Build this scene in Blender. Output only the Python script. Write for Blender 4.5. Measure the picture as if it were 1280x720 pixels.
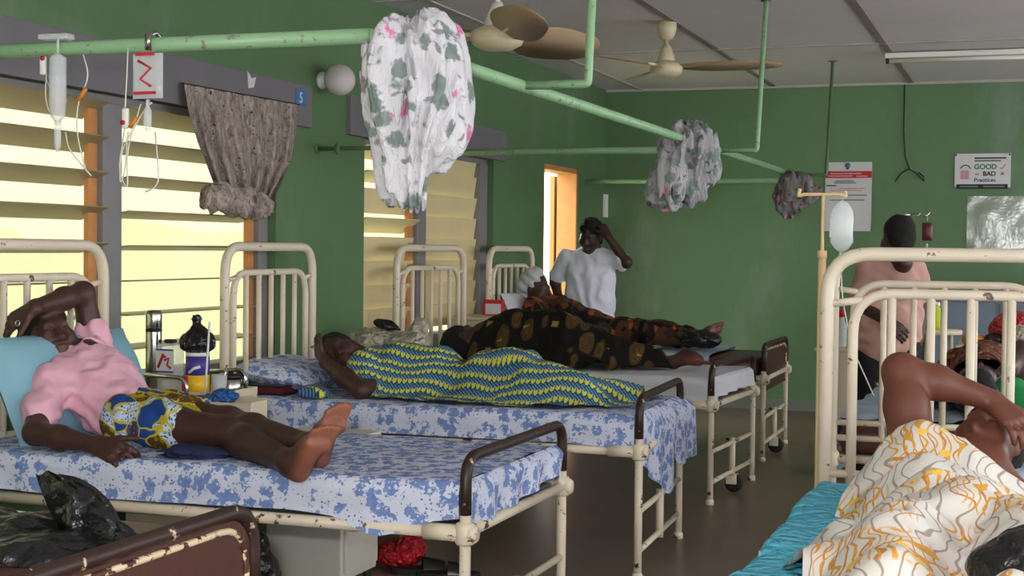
import bpy, bmesh, math, random
import numpy as np
from mathutils import Vector, Matrix

# ---------------------------------------------------------------- scene, camera, light
for o in list(bpy.data.objects): bpy.data.objects.remove(o, do_unlink=True)
SC = bpy.context.scene
COL = SC.collection
random.seed(4); RNG = np.random.default_rng(4)
F, YAW, PIT, ROL, EYE = 1839.6, .3396, .0274, .0108, 1.33     # fitted to the photograph (1280x720 pixels)

cam_d = bpy.data.cameras.new('camera'); cam = bpy.data.objects.new('camera', cam_d); COL.objects.link(cam)
cam_d.sensor_fit = 'HORIZONTAL'; cam_d.sensor_width = 36; cam_d.lens = 36 * F / 1280; cam_d.clip_start = .05
cam.location = (0, 0, EYE)
cam.rotation_euler = (Matrix.Rotation(YAW, 4, 'Z') @ Matrix.Rotation(math.pi/2 - PIT, 4, 'X') @ Matrix.Rotation(ROL, 4, 'Z')).to_euler()
SC.camera = cam
SC.view_settings.view_transform = 'Standard'; SC.view_settings.look = 'None'
SC.view_settings.gamma = 1; SC.view_settings.use_curve_mapping = False
SC.view_settings.exposure = 0.8

W = bpy.data.worlds.new('overcast'); SC.world = W; W.use_nodes = True
W.node_tree.nodes['Background'].inputs[0].default_value = (.96, .985, 1.0, 1)
W.node_tree.nodes['Background'].inputs[1].default_value = 3.6

fl = bpy.data.lights.new('camera_flash', 'POINT'); fl.energy = 120; fl.shadow_soft_size = .04; fl.color = (1, .985, .97)
flo = bpy.data.objects.new('camera_flash', fl); COL.objects.link(flo); flo.location = (-.06, -.12, EYE + .17)

# ---------------------------------------------------------------- pixel helper
def ray(x, y):
    a, b = x - 640, y - 360; cr, sr = math.cos(ROL), math.sin(ROL)
    u = a*cr + b*sr; v = -a*sr + b*cr
    dx, dz = u/F, -v/F
    d = math.cos(PIT) + dz*math.sin(PIT); z = dz*math.cos(PIT) - math.sin(PIT)
    s, c = math.sin(YAW), math.cos(YAW)
    return np.array([dx*c - d*s, dx*s + d*c, z])
def U(x, y, ax, v):
    """point where the line of sight through a pixel meets the plane ax = v"""
    r = ray(x, y); o = np.array([0, 0, EYE]); i = 'xyz'.index(ax)
    return o + r*(v - o[i])/r[i]

# ---------------------------------------------------------------- materials
def lin(c): return tuple((v/255/12.92 if v/255 <= .04045 else ((v/255+.055)/1.055)**2.4) for v in c)
def C(*c): return lin(c) + (1,)
class G:
    def __init__(s, name, rough=.6, metal=0, spec=.4):
        s.m = bpy.data.materials.new(name); s.m.use_nodes = True; s.t = s.m.node_tree
        s.b = s.t.nodes['Principled BSDF']; s.out = s.t.nodes['Material Output']
        s.b.inputs['Roughness'].default_value = rough; s.b.inputs['Metallic'].default_value = metal
        s.b.inputs['Specular IOR Level'].default_value = spec
        s._tc = None
    def put(s, sock, v):
        if isinstance(v, bpy.types.NodeSocket): s.t.links.new(v, sock)
        else: sock.default_value = v
    def n(s, typ, ins=None, out=0, **at):
        nd = s.t.nodes.new('ShaderNode' + typ)
        for k, v in at.items(): setattr(nd, k, v)
        for k, v in (ins or {}).items(): s.put(nd.inputs[k], v)
        return nd.outputs[out]
    def co(s, kind='Object', scale=(1, 1, 1), rot=(0, 0, 0), loc=(0, 0, 0)):
        if s._tc is None: s._tc = s.t.nodes.new('ShaderNodeTexCoord')
        return s.n('Mapping', {0: s._tc.outputs[kind], 1: loc, 2: rot, 3: scale})
    def noise(s, v, scale=5, det=3, rough=.5, dist=0, out=0):
        return s.n('TexNoise', {'Vector': v, 'Scale': scale, 'Detail': det, 'Roughness': rough, 'Distortion': dist}, out)
    def vor(s, v, scale=5, rnd=1, out=0, feature='F1'):
        return s.n('TexVoronoi', {'Vector': v, 'Scale': scale, 'Randomness': rnd}, out, feature=feature)
    def ma(s, op, a, b=0, c=0): return s.n('Math', {0: a, 1: b, 2: c}, operation=op)
    def step(s, x, lo, hi):
        return s.n('MapRange', {0: x, 1: lo, 2: hi, 3: 0., 4: 1.}, clamp=True)
    def mix(s, f, a, b, mode='MIX'):
        nd = s.t.nodes.new('ShaderNodeMix'); nd.data_type = 'RGBA'; nd.blend_type = mode
        s.put(nd.inputs[0], f); s.put(nd.inputs[6], a); s.put(nd.inputs[7], b)
        return nd.outputs[2]
    def bump(s, h, strength=.3, dist=.01):
        s.put(s.b.inputs['Normal'], s.n('Bump', {'Strength': strength, 'Distance': dist, 'Height': h}))
    def col(s, c): s.put(s.b.inputs['Base Color'], c); return s
def plain(name, c, rough=.6, metal=0, var=.18, vs=6, bump=0, bs=40, spec=.4):
    g = G(name, rough, metal, spec); v = g.co()
    d = tuple(x*(1-var) for x in c[:3]) + (1,); l = tuple(min(1, x*(1+var)) for x in c[:3]) + (1,)
    g.col(g.mix(g.noise(v, vs, 4), d, l))
    if bump: g.bump(g.noise(v, bs, 4), bump, .01)
    return g.m
def chipped(name, base, chip, amount=.36, rough=.42, scale=22):
    g = G(name, rough, 0, .4); v = g.co()
    n = g.noise(v, scale, 4, .62); big = g.noise(v, 3.2, 2)
    m = g.step(g.ma('ADD', n, g.ma('MULTIPLY', big, .35)), amount + .10, amount + .06)
    tone = g.mix(g.noise(v, 7, 3), tuple(x*.82 for x in base[:3]) + (1,), base)
    g.col(g.mix(m, tone, chip)); g.bump(n, .12, .004)
    return g.m

def m_sheet():
    g = G('blue_floral_cotton', .85, 0, .15); v = g.co()
    wob = g.noise(v, 72, 3, .6)
    d = g.ma('ADD', g.vor(v, 20, .75), g.ma('MULTIPLY', g.ma('SUBTRACT', wob, .5), 1.5))
    fl = g.step(d, .50, .42)
    dots = g.step(g.vor(v, 64, .6), .26, .18)
    sprig = g.noise(v, 7, 1); dots = g.ma('MULTIPLY', dots, g.step(sprig, .36, .44))
    base = g.mix(g.noise(v, 3, 2), C(196, 202, 224), C(216, 220, 236))
    blue = g.mix(g.noise(v, 60, 2), C(92, 118, 178), C(140, 160, 206))
    c = g.mix(dots, base, C(112, 118, 150)); g.col(g.mix(fl, c, blue))
    g.bump(g.noise(v, 9, 4, .55), .45, .02)
    return g.m
def m_stripe():
    g = G('blue_yellow_wax_print', .85, 0, .15); v = g.co('UV')
    sep = g.t.nodes.new('ShaderNodeSeparateXYZ'); g.t.links.new(v, sep.inputs[0]); u, w = sep.outputs[0], sep.outputs[1]
    warp = g.ma('MULTIPLY', g.ma('SUBTRACT', g.noise(v, 3.0, 1), .5), .22)
    row = g.ma('MULTIPLY', g.ma('ADD', w, warp), 14.)
    wob = g.ma('MULTIPLY', g.ma('SINE', g.ma('MULTIPLY', u, 270.)), .11)
    t = g.ma('FRACT', g.ma('ADD', row, wob))
    yel = g.ma('MULTIPLY', g.step(t, .04, .10), g.step(t, .48, .42))
    knot = g.step(g.ma('SINE', g.ma('MULTIPLY', u, 270.)), -.9, -.5)
    yel = g.ma('MULTIPLY', yel, knot)
    hat = g.step(g.ma('SINE', g.ma('ADD', g.ma('MULTIPLY', u, 380.), g.ma('MULTIPLY', w, 300.))), -.2, .3)
    blu = g.mix(hat, C(48, 80, 108), C(96, 138, 182))
    tl = g.ma('MULTIPLY', g.step(t, .86, .9), 1.)
    c = g.mix(tl, blu, C(40, 84, 66)); c = g.mix(yel, c, C(208, 204, 62)); g.col(c)
    return g.m
def m_wrapper():
    g = G('blue_yellow_brown_wax_print', .8, 0, .2); v = g.co(); v = g.n('MixRGB', {0: .10, 1: v, 2: g.noise(v, 9, 2, .5, 0, 1)})
    big = g.n('TexVoronoi', {'Vector': v, 'Scale': 15.}, 'Color'); k = g.n('SeparateColor', {0: big}, 0)
    fine = g.step(g.vor(v, 95, .5), .3, .42)
    spot = g.step(g.vor(v, 60, .8), .35, .3)
    c1 = g.mix(fine, C(40, 78, 140), C(190, 205, 222))
    c2 = g.mix(spot, C(186, 168, 36), C(70, 62, 22))
    c3 = g.mix(spot, C(92, 66, 30), C(150, 120, 40))
    c = g.mix(g.step(k, .36, .37), c1, c2); c = g.mix(g.step(k, .62, .63), c, C(36, 72, 138)); c = g.mix(g.step(k, .82, .83), c, c3)
    edge = g.step(g.vor(v, 15., 1, 0, 'DISTANCE_TO_EDGE'), .05, .03)
    g.col(g.mix(edge, c, C(190, 172, 50))); return g.m
def m_orange():
    g = G('white_orange_swirl_print', .8, 0, .2); v = g.co('UV')
    wv = g.n('TexWave', {'Vector': v, 'Scale': 10., 'Distortion': 13., 'Detail': 1., 'Detail Scale': .8, 'Detail Roughness': .4}, 'Fac')
    line = g.step(wv, .10, .03)
    area = g.noise(v, 4.6, 2, .5); oz = g.step(area, .47, .53)
    wv2 = g.n('TexWave', {'Vector': v, 'Scale': 13., 'Distortion': 16., 'Detail': 1., 'Detail Scale': .8, 'Detail Roughness': .4}, 'Fac')
    ol = g.ma('MULTIPLY', g.step(wv2, .2, .1), oz)
    bl = g.ma('MULTIPLY', g.step(g.vor(v, 12, 1), .25, .18), g.step(area, .46, .52))
    eye = g.ma('MULTIPLY', g.step(g.vor(v, 12, 1), .06, .04), g.step(area, .46, .52))
    base = g.mix(g.noise(v, 2, 2), C(206, 200, 192), C(228, 222, 214))
    c = g.mix(line, base, g.mix(oz, C(160, 148, 136), C(196, 134, 62)))
    c = g.mix(ol, c, C(216, 156, 66)); c = g.mix(bl, c, C(238, 196, 92)); c = g.mix(eye, c, C(96, 46, 16))
    g.col(c); g.bump(g.noise(v, 6, 4), .25, .02); return g.m
def m_leaf():
    g = G('black_brown_leaf_print', .7, 0, .25); v = g.co()
    q = g.n('MixRGB', {0: .08, 1: g.co(scale=(1.7, .7, .9), rot=(.4, .5, .6)), 2: g.noise(v, 6, 2, .5, 0, 1)})
    w = g.vor(q, 7., 1); rib = g.step(g.ma('SINE', g.ma('MULTIPLY', w, 60.)), .3, .9)
    leaf = g.ma('MULTIPLY', g.step(w, .46, .38), g.ma('SUBTRACT', 1., g.ma('MULTIPLY', rib, .55)))
    br = g.mix(g.noise(v, 30, 2), C(58, 42, 20), C(108, 82, 40))
    sq = g.step(g.n('TexVoronoi', {'Vector': v, 'Scale': 8.2}, 0, distance='CHEBYCHEV'), .17, .15)
    c = g.mix(leaf, C(16, 12, 10), br); g.col(g.mix(sq, c, C(150, 122, 62))); return g.m
def m_dress():
    g = G('brown_orange_geometric_print', .75, 0, .2); v = g.co()
    k = g.n('SeparateColor', {0: g.n('TexVoronoi', {'Vector': v, 'Scale': 17.}, 'Color', distance='MANHATTAN')}, 0)
    c = g.mix(g.step(k, .45, .46), C(26, 20, 18), C(76, 50, 32)); c = g.mix(g.step(k, .8, .81), c, C(150, 72, 34))
    c = g.mix(g.step(k, .9, .91), c, C(60, 58, 52)); g.col(c); return g.m
def m_redbrown():
    g = G('red_brown_batik', .8, 0, .2); v = g.co()
    n = g.noise(v, 16, 3, .6, 1.2); c = g.mix(g.step(n, .45, .55), C(70, 26, 20), C(132, 80, 56))
    g.col(g.mix(g.step(g.vor(v, 30), .2, .12), c, C(190, 160, 120))); return g.m
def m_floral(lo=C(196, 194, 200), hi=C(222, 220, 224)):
    g = G('curtain_grey_leaves_pink_roses', .85, 0, .15); v = g.co()
    wob = g.ma('MULTIPLY', g.ma('SUBTRACT', g.noise(v, 30, 3, .6), .5), .8)
    lf = g.step(g.ma('ADD', g.vor(v, 14, 1), wob), .42, .32)
    leaf2 = g.step(g.noise(v, 12, 2, .5, 1.5), .60, .66)
    pk = g.step(g.ma('ADD', g.vor(g.co(loc=(.13, .31, .07)), 6.4, 1), wob), .20, .14)
    base = g.mix(g.noise(v, 4, 2), lo, hi)
    c = g.mix(leaf2, base, tuple(x*.5 for x in lo[:3]) + (1,)); c = g.mix(lf, c, g.mix(g.noise(v, 40, 2), C(102, 118, 114), C(146, 156, 152)))
    g.col(g.mix(pk, c, g.mix(g.noise(v, 50, 2), C(196, 88, 138), C(226, 160, 190)))); g.bump(g.ma('ADD', g.noise(g.co(scale=(1, 1, .35)), 34, 4, .65, 1.), g.ma('MULTIPLY', g.vor(g.co(scale=(1, 1, .5)), 12, 1, 0, 'DISTANCE_TO_EDGE'), .8)), .7, .03); return g.m
def m_browncurtain():
    g = G('faded_brown_curtain', .9, 0, .1); v = g.co(scale=(1, 1, .45))
    n = g.noise(v, 34, 4, .7, .8); c = g.mix(g.step(n, .34, .62), C(104, 88, 84), C(172, 158, 148))
    g.col(g.mix(g.step(g.noise(g.co(), 60, 2), .62, .7), c, C(74, 52, 52))); return g.m
def m_wall(name, base, wear):
    g = G(name, .5, 0, .35); v = g.co()
    big = g.noise(v, .7, 4, .6); fine = g.noise(v, 9, 4, .6)
    c = g.mix(g.step(big, .35, .7), base, tuple(x*1.18 for x in base[:3]) + (1,))
    c = g.mix(g.ma('MULTIPLY', g.step(g.noise(g.co(scale=(1, 1, .35)), 1.6, 5, .65), .56, .74), .55), c, wear)
    c = g.mix(g.ma('MULTIPLY', g.step(fine, .55, .8), .25), c, tuple(x*.7 for x in base[:3]) + (1,))
    g.col(c); g.bump(g.noise(v, 14, 4), .08, .01); return g.m
def skin(name, dark, pale):
    g = G(name, .48, 0, .4); v = g.co()
    a = g.n('Attribute', {}, 'Fac', attribute_name='pale')
    d = g.mix(g.noise(v, 14, 3), tuple(x*.8 for x in dark[:3]) + (1,), tuple(x*1.15 for x in dark[:3]) + (1,))
    g.col(g.mix(a, d, g.mix(g.noise(v, 40, 3), tuple(x*.75 for x in pale[:3]) + (1,), pale)))
    g.bump(g.noise(v, 120, 2), .08, .002); return g.m
def m_clear(name, tint, rough=.08, alpha=.35):
    g = G(name, rough, 0, .6); g.col(tint); g.put(g.b.inputs['Alpha'], alpha); return g.m
def m_crinkle(name, c, rough, scale=18, strength=.9):
    g = G(name, rough, 0, .5); v = g.co()
    g.col(g.mix(g.noise(v, 9, 3), tuple(x*.7 for x in c[:3]) + (1,), c))
    g.bump(g.ma('ADD', g.vor(v, scale, 1, 0, 'DISTANCE_TO_EDGE'), g.noise(v, scale*1.7, 3)), strength, .03); return g.m
def m_screen():
    g = G('mosquito_netting', 1, 0, 0)
    v = g.co(); c = g.mix(g.noise(v, 2.2, 3), C(132, 130, 106), C(154, 149, 126))
    tr = g.n('BsdfTranslucent', {'Color': c}); cl = g.n('BsdfTransparent', {'Color': (.30, .295, .25, 1)})
    mx = g.n('MixShader', {0: .13, 1: tr, 2: cl}); g.t.links.new(mx, g.out.inputs[0]); return g.m

MT = {}
MT['green'] = m_wall('green_wall_paint', C(88, 115, 80), C(120, 140, 116))
MT['green_far'] = m_wall('green_wall_paint_worn', C(94, 122, 88), C(142, 156, 146))
MT['lintel'] = plain('grey_lintel_paint', C(112, 108, 112), .7, var=.12)
MT['ceil'] = plain('grey_white_ceiling_board', C(206, 200, 204), .8, var=.10, vs=1.5)
MT['batten'] = plain('ceiling_cover_strip', C(176, 170, 166), .7)
MT['batten_dark'] = plain('stained_ceiling_cover_strip', C(128, 120, 116), .7, var=.3)
MT['floor'] = plain('dark_brown_terrazzo', C(112, 92, 80), .34, var=.24, vs=2.5, bump=.04)
MT['cream'] = chipped('chipped_cream_enamel', C(226, 212, 188), C(70, 48, 34), .455)
MT['cream_head'] = chipped('cream_enamel', C(230, 216, 194), C(110, 84, 60), .42)
MT['brown_tube'] = chipped('worn_brown_enamel', C(50, 31, 26), C(196, 178, 150), .405)
MT['brown_panel'] = plain('brown_leatherette', C(74, 40, 34), .35, var=.2, vs=10, bump=.2, bs=30)
MT['mattress'] = plain('brown_vinyl_mattress', C(82, 48, 42), .38, var=.2, vs=6, bump=.3, bs=14)
MT['sheet'] = m_sheet(); MT['stripe'] = m_stripe(); MT['wrapper'] = m_wrapper(); MT['orange'] = m_orange()
MT['leaf'] = m_leaf(); MT['dress'] = m_dress(); MT['redbrown'] = m_redbrown(); MT['floral'] = m_floral(); MT['bcurtain'] = m_browncurtain()
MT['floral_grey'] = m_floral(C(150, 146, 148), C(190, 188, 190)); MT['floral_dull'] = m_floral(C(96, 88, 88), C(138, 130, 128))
MT['cream_worn'] = chipped('badly_chipped_cream_enamel', C(216, 196, 162), C(70, 40, 32), .56, .45, 30)
MT['white_sheet'] = plain('grey_white_cotton', C(206, 206, 212), .85, var=.12, vs=5, bump=.3, bs=12)
MT['cyan'] = m_crinkle('turquoise_sheet', C(92, 202, 232), .6, 16, .9)
MT['turq'] = plain('turquoise_pillow', C(128, 172, 188), .8, var=.1, vs=5, bump=.3, bs=9)
MT['paleblue'] = plain('pale_blue_sheet', C(168, 186, 204), .85, var=.1, vs=5, bump=.3, bs=9)
MT['pink'] = plain('pink_cotton', C(226, 172, 190), .85, var=.07, vs=6, bump=.25, bs=26)
MT['dustypink'] = plain('dusty_pink_cotton', C(196, 152, 140), .85, var=.1, bump=.2, bs=16)
MT['white'] = plain('white_uniform_cotton', C(228, 226, 238), .8, var=.05, vs=6, bump=.25, bs=16)
MT['scarf'] = plain('white_headscarf', C(190, 190, 192), .9, var=.12, vs=30, bump=.4, bs=50)
MT['black_cloth'] = plain('black_cloth', C(24, 22, 26), .85)
MT['hair'] = plain('black_hair', C(20, 17, 16), .8, var=.3, vs=60, bump=.8, bs=160)
MT['skin1'] = skin('dark_brown_skin', C(70, 44, 38), C(152, 92, 68))
MT['skin2'] = skin('warm_brown_skin', C(102, 58, 43), C(164, 100, 74))
MT['skin3'] = skin('deep_brown_skin', C(66, 42, 36), C(140, 88, 64))
MT['rail'] = chipped('pale_green_rail_paint', C(146, 186, 142), C(120, 124, 112), .455, .4, 40)
MT['rail_dark'] = plain('green_rod_paint', C(86, 112, 76), .5)
MT['frame_grey'] = plain('grey_window_metal', C(128, 124, 126), .55, var=.2)
MT['wood'] = plain('orange_window_wood', C(196, 134, 78), .6, var=.2, vs=20)
MT['slat'] = plain('olive_brown_louvre', C(150, 134, 98), .5, var=.14, vs=3)
MT['slat_pale'] = plain('cream_louvre', C(222, 204, 156), .5, var=.08, vs=3)
MT['screen'] = m_screen()
MT['blackbag'] = m_crinkle('black_polythene', C(24, 24, 26), .26, 12, .7)
MT['redbag'] = m_crinkle('red_polythene', C(196, 26, 38), .3, 30, 1.)
MT['clearbag'] = m_crinkle('cream_clear_polythene', C(196, 188, 168), .3, 22, 1.)
MT['steel'] = plain('brushed_steel', C(170, 168, 162), .22, 1, var=.08)
MT['chrome'] = plain('chrome', C(200, 200, 200), .15, 1, var=.04)
MT['dark_plastic'] = plain('dark_plastic', C(34, 32, 32), .4)
MT['rubber'] = plain('black_rubber', C(30, 28, 28), .7)
MT['locker'] = plain('cream_locker_enamel', C(206, 192, 166), .5, var=.1)
MT['locker_pale'] = plain('pale_grey_locker_enamel', C(206, 202, 190), .5, var=.06)
MT['fan'] = plain('cream_fan_enamel', C(206, 192, 160), .3, var=.08)
MT['fan_white'] = plain('white_fan_enamel', C(214, 210, 206), .3, var=.08)
MT['fan_blade'] = plain('tan_fan_blade', C(168, 142, 116), .35, var=.1)
MT['tube_light'] = plain('unlit_fluorescent_tube', C(222, 218, 210), .2, var=.02)
MT['globe'] = plain('opal_globe', C(206, 198, 194), .2, var=.03)
MT['clear'] = m_clear('clear_plastic', C(236, 240, 242), .04, .38)
MT['tubing'] = m_clear('clear_tubing', C(226, 224, 214), .2, .8)
MT['blood'] = plain('red_printed_label', C(196, 40, 52), .5)
MT['white_plastic'] = plain('white_plastic', C(230, 228, 222), .4, var=.03)
MT['red'] = plain('red_print', C(192, 36, 48), .5, var=.06)
MT['orange_clip'] = plain('orange_clip', C(214, 130, 40), .5)
MT['purple'] = plain('purple_print', C(66, 56, 140), .4, var=.06)
MT['yellow'] = plain('yellow_print', C(232, 186, 40), .4, var=.06)
MT['blue_cloth'] = m_crinkle('blue_polythene', C(44, 106, 178), .45, 30, .8)
MT['lime'] = plain('lime_green_plastic', C(196, 216, 50), .35, var=.1)
MT['greencloth'] = plain('green_blanket', C(36, 136, 70), .85, var=.15, bump=.3)
MT['navy'] = plain('navy_cloth', C(36, 40, 78), .85)
MT['maroon'] = plain('maroon_leather', C(96, 34, 40), .35, var=.2)
MT['black_leather'] = plain('black_leather', C(26, 24, 26), .3)
MT['iv_cream'] = plain('cream_iron_rod', C(212, 184, 136), .5, var=.1)
MT['paper'] = plain('white_paper', C(206, 204, 208), .6, var=.05, vs=2)
MT['paper_glossy'] = plain('laminated_white_card', C(208, 204, 208), .3, var=.03)
MT['grey_ink'] = plain('grey_ink', C(120, 118, 122), .7)
MT['pink_ink'] = plain('pink_ink', C(206, 150, 160), .7)
MT['dark_ink'] = plain('dark_ink', C(44, 44, 52), .7)
MT['green_ink'] = plain('green_ink', C(34, 112, 78), .7)
MT['purple_ink'] = plain('purple_ink', C(62, 44, 120), .7)
MT['blue_ink'] = plain('blue_ink', C(64, 110, 170), .6)
MT['skirting'] = plain('grey_skirting', C(112, 118, 108), .5)
MT['yard'] = plain('pale_yard_ground', C(196, 200, 150), .9, var=.15, vs=.8)
MT['hedge'] = plain('pale_green_hedge', C(176, 196, 108), .9, var=.3, vs=3, bump=.6, bs=12)  # pale yellow-green foliage colour with random variation
MT['bluegrey'] = plain('blue_grey_cabinet_paint', C(122, 134, 150), .5, var=.1)
def m_gloss():
    g = G('clear_polythene_film', .13, 0, 1.0); v = g.co()
    g.col(g.mix(g.noise(v, 5, 3), C(150, 160, 150), C(196, 196, 176))); g.put(g.b.inputs['Alpha'], .42)
    g.bump(g.noise(v, 11, 4, .6), .06, .03); return g.m
MT['film'] = m_gloss()

# ---------------------------------------------------------------- mesh helpers
def mesh_from(name, V, Fc, mat, smooth=True, uv=None, tone=None):
    me = bpy.data.meshes.new(name); me.from_pydata([tuple(map(float, v)) for v in V], [], [tuple(map(int, f)) for f in Fc])
    if uv is not None:
        lay = me.uv_layers.new(name='UVMap'); idx = np.zeros(len(me.loops), dtype=np.int32); me.loops.foreach_get('vertex_index', idx)
        lay.data.foreach_set('uv', np.asarray(uv, float)[idx].ravel())
    if tone is not None:
        at = me.attributes.new('pale', 'FLOAT', 'POINT'); at.data.foreach_set('value', np.asarray(tone, dtype=np.float32))
    me.materials.append(mat if not isinstance(mat, str) else MT[mat])
    if smooth: me.polygons.foreach_set('use_smooth', [True]*len(me.polygons))
    me.update(); return me
class B:
    """collects shapes of one piece"""
    def __init__(s): s.v = []; s.f = []; s.sm = True
    def add(s, V, Fc):
        n = len(s.v); s.v += [tuple(map(float, p)) for p in V]; s.f += [tuple(i + n for i in f) for f in Fc]; return s
    def box(s, a, b, bev=0.0):
        a, b = np.minimum(a, b), np.maximum(a, b); e = min(bev, .49*min(b - a))
        if e <= 0:
            V = [(x, y, z) for x in (a[0], b[0]) for y in (a[1], b[1]) for z in (a[2], b[2])]
            return s.add(V, [(0, 1, 3, 2), (4, 6, 7, 5), (0, 4, 5, 1), (2, 3, 7, 6), (0, 2, 6, 4), (1, 5, 7, 3)])
        bm = bmesh.new(); bmesh.ops.create_cube(bm, size=1)
        for v in bm.verts: v.co = Vector([(a[i] + b[i])/2 + v.co[i]*(b[i] - a[i]) for i in range(3)])
        bmesh.ops.bevel(bm, geom=bm.edges[:], offset=e, segments=2, profile=.6, affect='EDGES')
        bm.verts.index_update(); s.add([v.co[:] for v in bm.verts], [[v.index for v in f.verts] for f in bm.faces]); bm.free(); return s
    def tube(s, P, r, seg=8, closed=False):
        P = [np.array(p, float) for p in P]; n = len(P); R = [r]*n if np.isscalar(r) else list(r)
        T = []
        for i in range(n):
            a = P[(i-1) % n] if (closed or i > 0) else P[i]; b = P[(i+1) % n] if (closed or i < n-1) else P[i]
            t = b - a; T.append(t/(np.linalg.norm(t) + 1e-12))
        up = np.array([0, 0, 1.]) if abs(T[0][2]) < .9 else np.array([1., 0, 0])
        nrm = np.cross(T[0], up); nrm /= np.linalg.norm(nrm); V = []
        for i in range(n):
            nrm = nrm - T[i]*nrm.dot(T[i]); nrm /= np.linalg.norm(nrm) + 1e-12; bi = np.cross(T[i], nrm)
            for k in range(seg):
                an = 2*math.pi*k/seg; V.append(P[i] + R[i]*(math.cos(an)*nrm + math.sin(an)*bi))
        Fc = []
        for i in range(n if closed else n-1):
            j = (i+1) % n
            for k in range(seg): Fc.append((i*seg+k, i*seg+(k+1) % seg, j*seg+(k+1) % seg, j*seg+k))
        if not closed: Fc += [tuple(range(seg-1, -1, -1)), tuple(range((n-1)*seg, n*seg))]
        return s.add(V, Fc)
    def lathe(s, prof, c=(0, 0, 0), axis=(0, 0, 1), seg=20):
        a = np.array(axis, float); a /= np.linalg.norm(a); up = np.array([1., 0, 0]) if abs(a[0]) < .9 else np.array([0, 1., 0])
        x = np.cross(a, up); x /= np.linalg.norm(x); y = np.cross(a, x); c = np.array(c, float); V = []
        for r, h in prof:
            for k in range(seg):
                an = 2*math.pi*k/seg; V.append(c + a*h + r*(math.cos(an)*x + math.sin(an)*y))
        Fc = [(i*seg+k, i*seg+(k+1) % seg, (i+1)*seg+(k+1) % seg, (i+1)*seg+k) for i in range(len(prof)-1) for k in range(seg)]
        Fc += [tuple(range(seg-1, -1, -1)), tuple(range((len(prof)-1)*seg, len(prof)*seg))]
        return s.add(V, Fc)
    def prism(s, poly, d):
        """poly: list of 3-D points of a flat outline, extruded by vector d"""
        P = [np.array(p, float) for p in poly]; n = len(P); d = np.array(d, float)
        return s.add(P + [p + d for p in P], [tuple(range(n-1, -1, -1)), tuple(range(n, 2*n))] + [(i, (i+1) % n, n+(i+1) % n, n+i) for i in range(n)])
def fillet(P, r, n=6):
    P = [np.array(p, float) for p in P]; out = [P[0]]
    for i in range(1, len(P)-1):
        a = P[i-1] - P[i]; b = P[i+1] - P[i]; la, lb = np.linalg.norm(a), np.linalg.norm(b); a /= la; b /= lb; q = min(r, .49*la, .49*lb) if len(P) > 3 else min(r, la*.9, lb*.9)
        for k in range(n+1):
            t = k/n; out.append((1-t)**2*(P[i]+a*q) + 2*t*(1-t)*P[i] + t*t*(P[i]+b*q))
    out.append(P[-1]); return out
def link(name, me, parent=None, loc=(0, 0, 0)):
    o = bpy.data.objects.new(name, me); COL.objects.link(o); o.location = loc
    if parent: o.parent = parent
    return o
def tag(o, label, cat, group=None):
    o['label'] = label; o['category'] = cat
    if group: o['group'] = group
    return o
def struct(o): o['kind'] = 'structure'; return o
def empty(name, loc, rz=0):
    o = bpy.data.objects.new(name, None); COL.objects.link(o); o.location = [float(x) for x in loc]; o.rotation_euler = (0, 0, rz); o.empty_display_size = .1; return o
def wpart(name, b, mat, root, smooth=True, **kw):
    """a part given in world coordinates under an unrotated root (Empty or mesh)"""
    L = np.array(root.location); V = [np.array(v) - L for v in (b.v if isinstance(b, B) else b[0])]
    return link(name, mesh_from(name, V, b.f if isinstance(b, B) else b[1], mat, smooth, **kw), root)
def lpart(name, b, mat, root, smooth=True):
    return link(name, mesh_from(name, b.v, b.f, mat, smooth), root)
def sub(name, b, mat, part_obj, root, smooth=True):
    """sub-part in world coordinates, child of a part that sits at its root's origin"""
    L = np.array(root.location); return link(name, mesh_from(name, [np.array(v) - L for v in b.v], b.f, mat, smooth), part_obj)
def single(name, b, mat, smooth=True, **kw):
    """a thing that is one mesh, origin at its base"""
    V = np.array(b.v if isinstance(b, B) else b[0], float); lo, hi = V.min(0), V.max(0); c = np.array([(lo[0]+hi[0])/2, (lo[1]+hi[1])/2, lo[2]])
    return link(name, mesh_from(name, V - c, b.f if isinstance(b, B) else b[1], mat, smooth, **kw), None, c)

# value noise
_L = RNG.random((32, 32, 32))
def vn(P):
    P = np.asarray(P, float); i = np.floor(P).astype(int); f = P - i; f = f*f*(3-2*f); r = 0
    for dx in (0, 1):
        for dy in (0, 1):
            for dz in (0, 1):
                w = (f[..., 0] if dx else 1-f[..., 0])*(f[..., 1] if dy else 1-f[..., 1])*(f[..., 2] if dz else 1-f[..., 2])
                r = r + w*_L[(i[..., 0]+dx) % 32, (i[..., 1]+dy) % 32, (i[..., 2]+dz) % 32]
    return r*2 - 1
def fbm(P, o=3):
    P = np.asarray(P, float); return sum(vn(P*2**k + 7.3*k)/2**k for k in range(o))

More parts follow.
